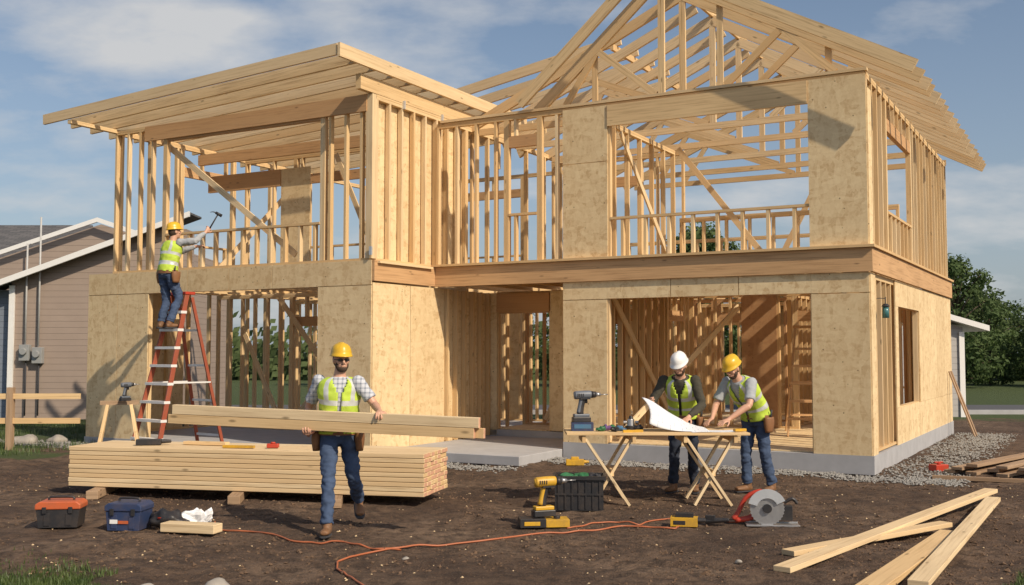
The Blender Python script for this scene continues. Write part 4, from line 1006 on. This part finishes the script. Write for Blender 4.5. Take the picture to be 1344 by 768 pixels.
m=MB(); m.loft([((.10,.02,zc+.12),.02,.022),((-.02,.02,zc+.16),.024,.022),((-.16,.02,zc+.09),.026,.024),((-.24,.02,zc-.06),.026,.024),((-.29,.02,.05),.03,.03)],side=(0,1,0),n=12); m.loft([((-.27,.02,.04),.03,.03),((-.15,.02,.06),.03,.03),((-.05,.02,.10),.03,.03)],side=(0,1,0),n=12); obj('saw_handle',m,REDP,parent=r,smooth=True)
m=MB(); m.loft([((.22,.0,.23),.015,.015),((.30,.0,.27),.02,.02),((.35,0,.22),.015,.015)],side=(0,1,0),n=10); m.box((.18,-.02,.05),(.30,.08,.20)); obj('front_grip',m,BLACK,parent=r,bevel=.004)
def cord(pts,rad,name,label,mat=CORD):
    m=MB(); K=[]
    for i in range(len(pts)-1):
        a=V((*pts[i],0));bq=V((*pts[i+1],0))
        for j in range(4): p=a.lerp(bq,j/4); yy=p.y+.04*math.sin(p.x*7)+.02*math.sin(p.x*19); K.append((V((p.x,yy,gz(p.x,yy)+.012)),rad,rad))
    K.append((V((*pts[-1],gz(*pts[-1])+.010)),rad,rad)); m.loft(K,side=(0,0,1),n=7,sub=3); obj(name,m,mat,label=label,category='cord',smooth=True)
cord([(-3.1,11.2),(-3.0,10.7),(-2.38,10.28),(-1.95,9.95),(-1.56,9.8),(-1.19,9.63),(-.51,9.9),(.21,10.3),(.8,10.6),(1.2,10.75),(1.62,10.7),(1.7,10.85)],.009,'extension_cord','orange extension cord snaking over the dirt')
cord([(-1.0,9.65),(-1.3,9.3),(-1.46,8.96),(-1.42,8.7),(-1.30,8.45),(-1.1,8.1),(-1.0,7.7),(-1.0,7.2)],.009,'extension_cord','orange extension cord trailing across the dirt')
cord([(.55,10.75),(.9,11.0),(1.3,10.95),(1.6,11.3),(2.0,11.1),(2.3,11.0)],.008,'power_cable','thin orange power cable between the tools')
r=empty('sawhorse',(-6.42,17.4,0),.3,'timber sawhorse behind the plank stack','sawhorse')
m=MB(); m.beam((-.3,0,.93),(.3,0,.93),.05,.07); obj('top_rail',m,OLDW,parent=r)
for sx_ in (-1,1):
    for sy_ in (-1,1):
        m=MB(); m.beam((sx_*.18,sy_*.05,.90),(sx_*.34,sy_*.26,0),.025,.05,up=(1,0,0)); obj('leg',m,PINE,parent=r)
    m=MB(); m.beam((sx_*.26,-.17,.45),(sx_*.26,.17,.45),.03,.05); obj('cross_brace',m,PINE,parent=r)
drill((-6.25,17.3,.965),.9,1.1,GREYP,'dark cordless drill resting on the sawhorse')
m=MB(); m.box((-.2,-.05,0),(.1,.05,.07)); m.cyl((.1,0,.04),(.22,0,.04),.03,.02,10); obj('nail_gun',m,BLACK,loc=onstack(.95,.35),rz=.2,label='black nail gun lying on the plank stack',category='power tool',bevel=.01)
m=MB(); m.box((-.2,-.03,0),(.2,.03,.03)); obj('spirit_level',m,YEL,loc=onstack(2.2,.2),rz=-.2,label='yellow level lying on the plank stack',category='level',bevel=.003)
m=MB(); m.box((-.3,-.05,0),(.3,.05,.04)); obj('wood_offcut',m,PINE,loc=onstack(1.6,.5),rz=-.3,label='small offcut lying on the plank stack',category='offcut',bevel=.003)
m=MB(); m.box((-.07,-.04,0),(.07,.04,.05)); m.cyl((0,0,.05),(0,0,.07),.03,.03,12); obj('tape_measure',m,REDP,loc=onstack(2.6,.3),label='red tape measure on the plank stack',category='tape measure',bevel=.008)
q=hw(-4.3,-.9); m=MB(); m.box((-.14,-.06,0),(.14,.06,.09)); m.cyl((.14,0,.05),(.22,0,.05),.03,.02,10); m.box((-.06,-.04,.09),(.06,.04,.13)); obj('power_tool',m,[YEL],loc=(q.x,q.y,.0),label='yellow power tool on gravel by the foundation',category='power tool',bevel=.01)
q=hw(.75,1.0); m=MB(); m.box((-.12,-.08,0),(.12,.08,.10)); m.cyl((0,0,.10),(0,0,.14),.03,.03,10); m.box((-.08,-.02,.12),(.08,.02,.14)); obj('fuel_can',m,REDP,loc=(q.x,q.y,0),rz=.4,label='small red fuel can on the gravel',category='can',bevel=.015)
print('done',time.time()-T0)
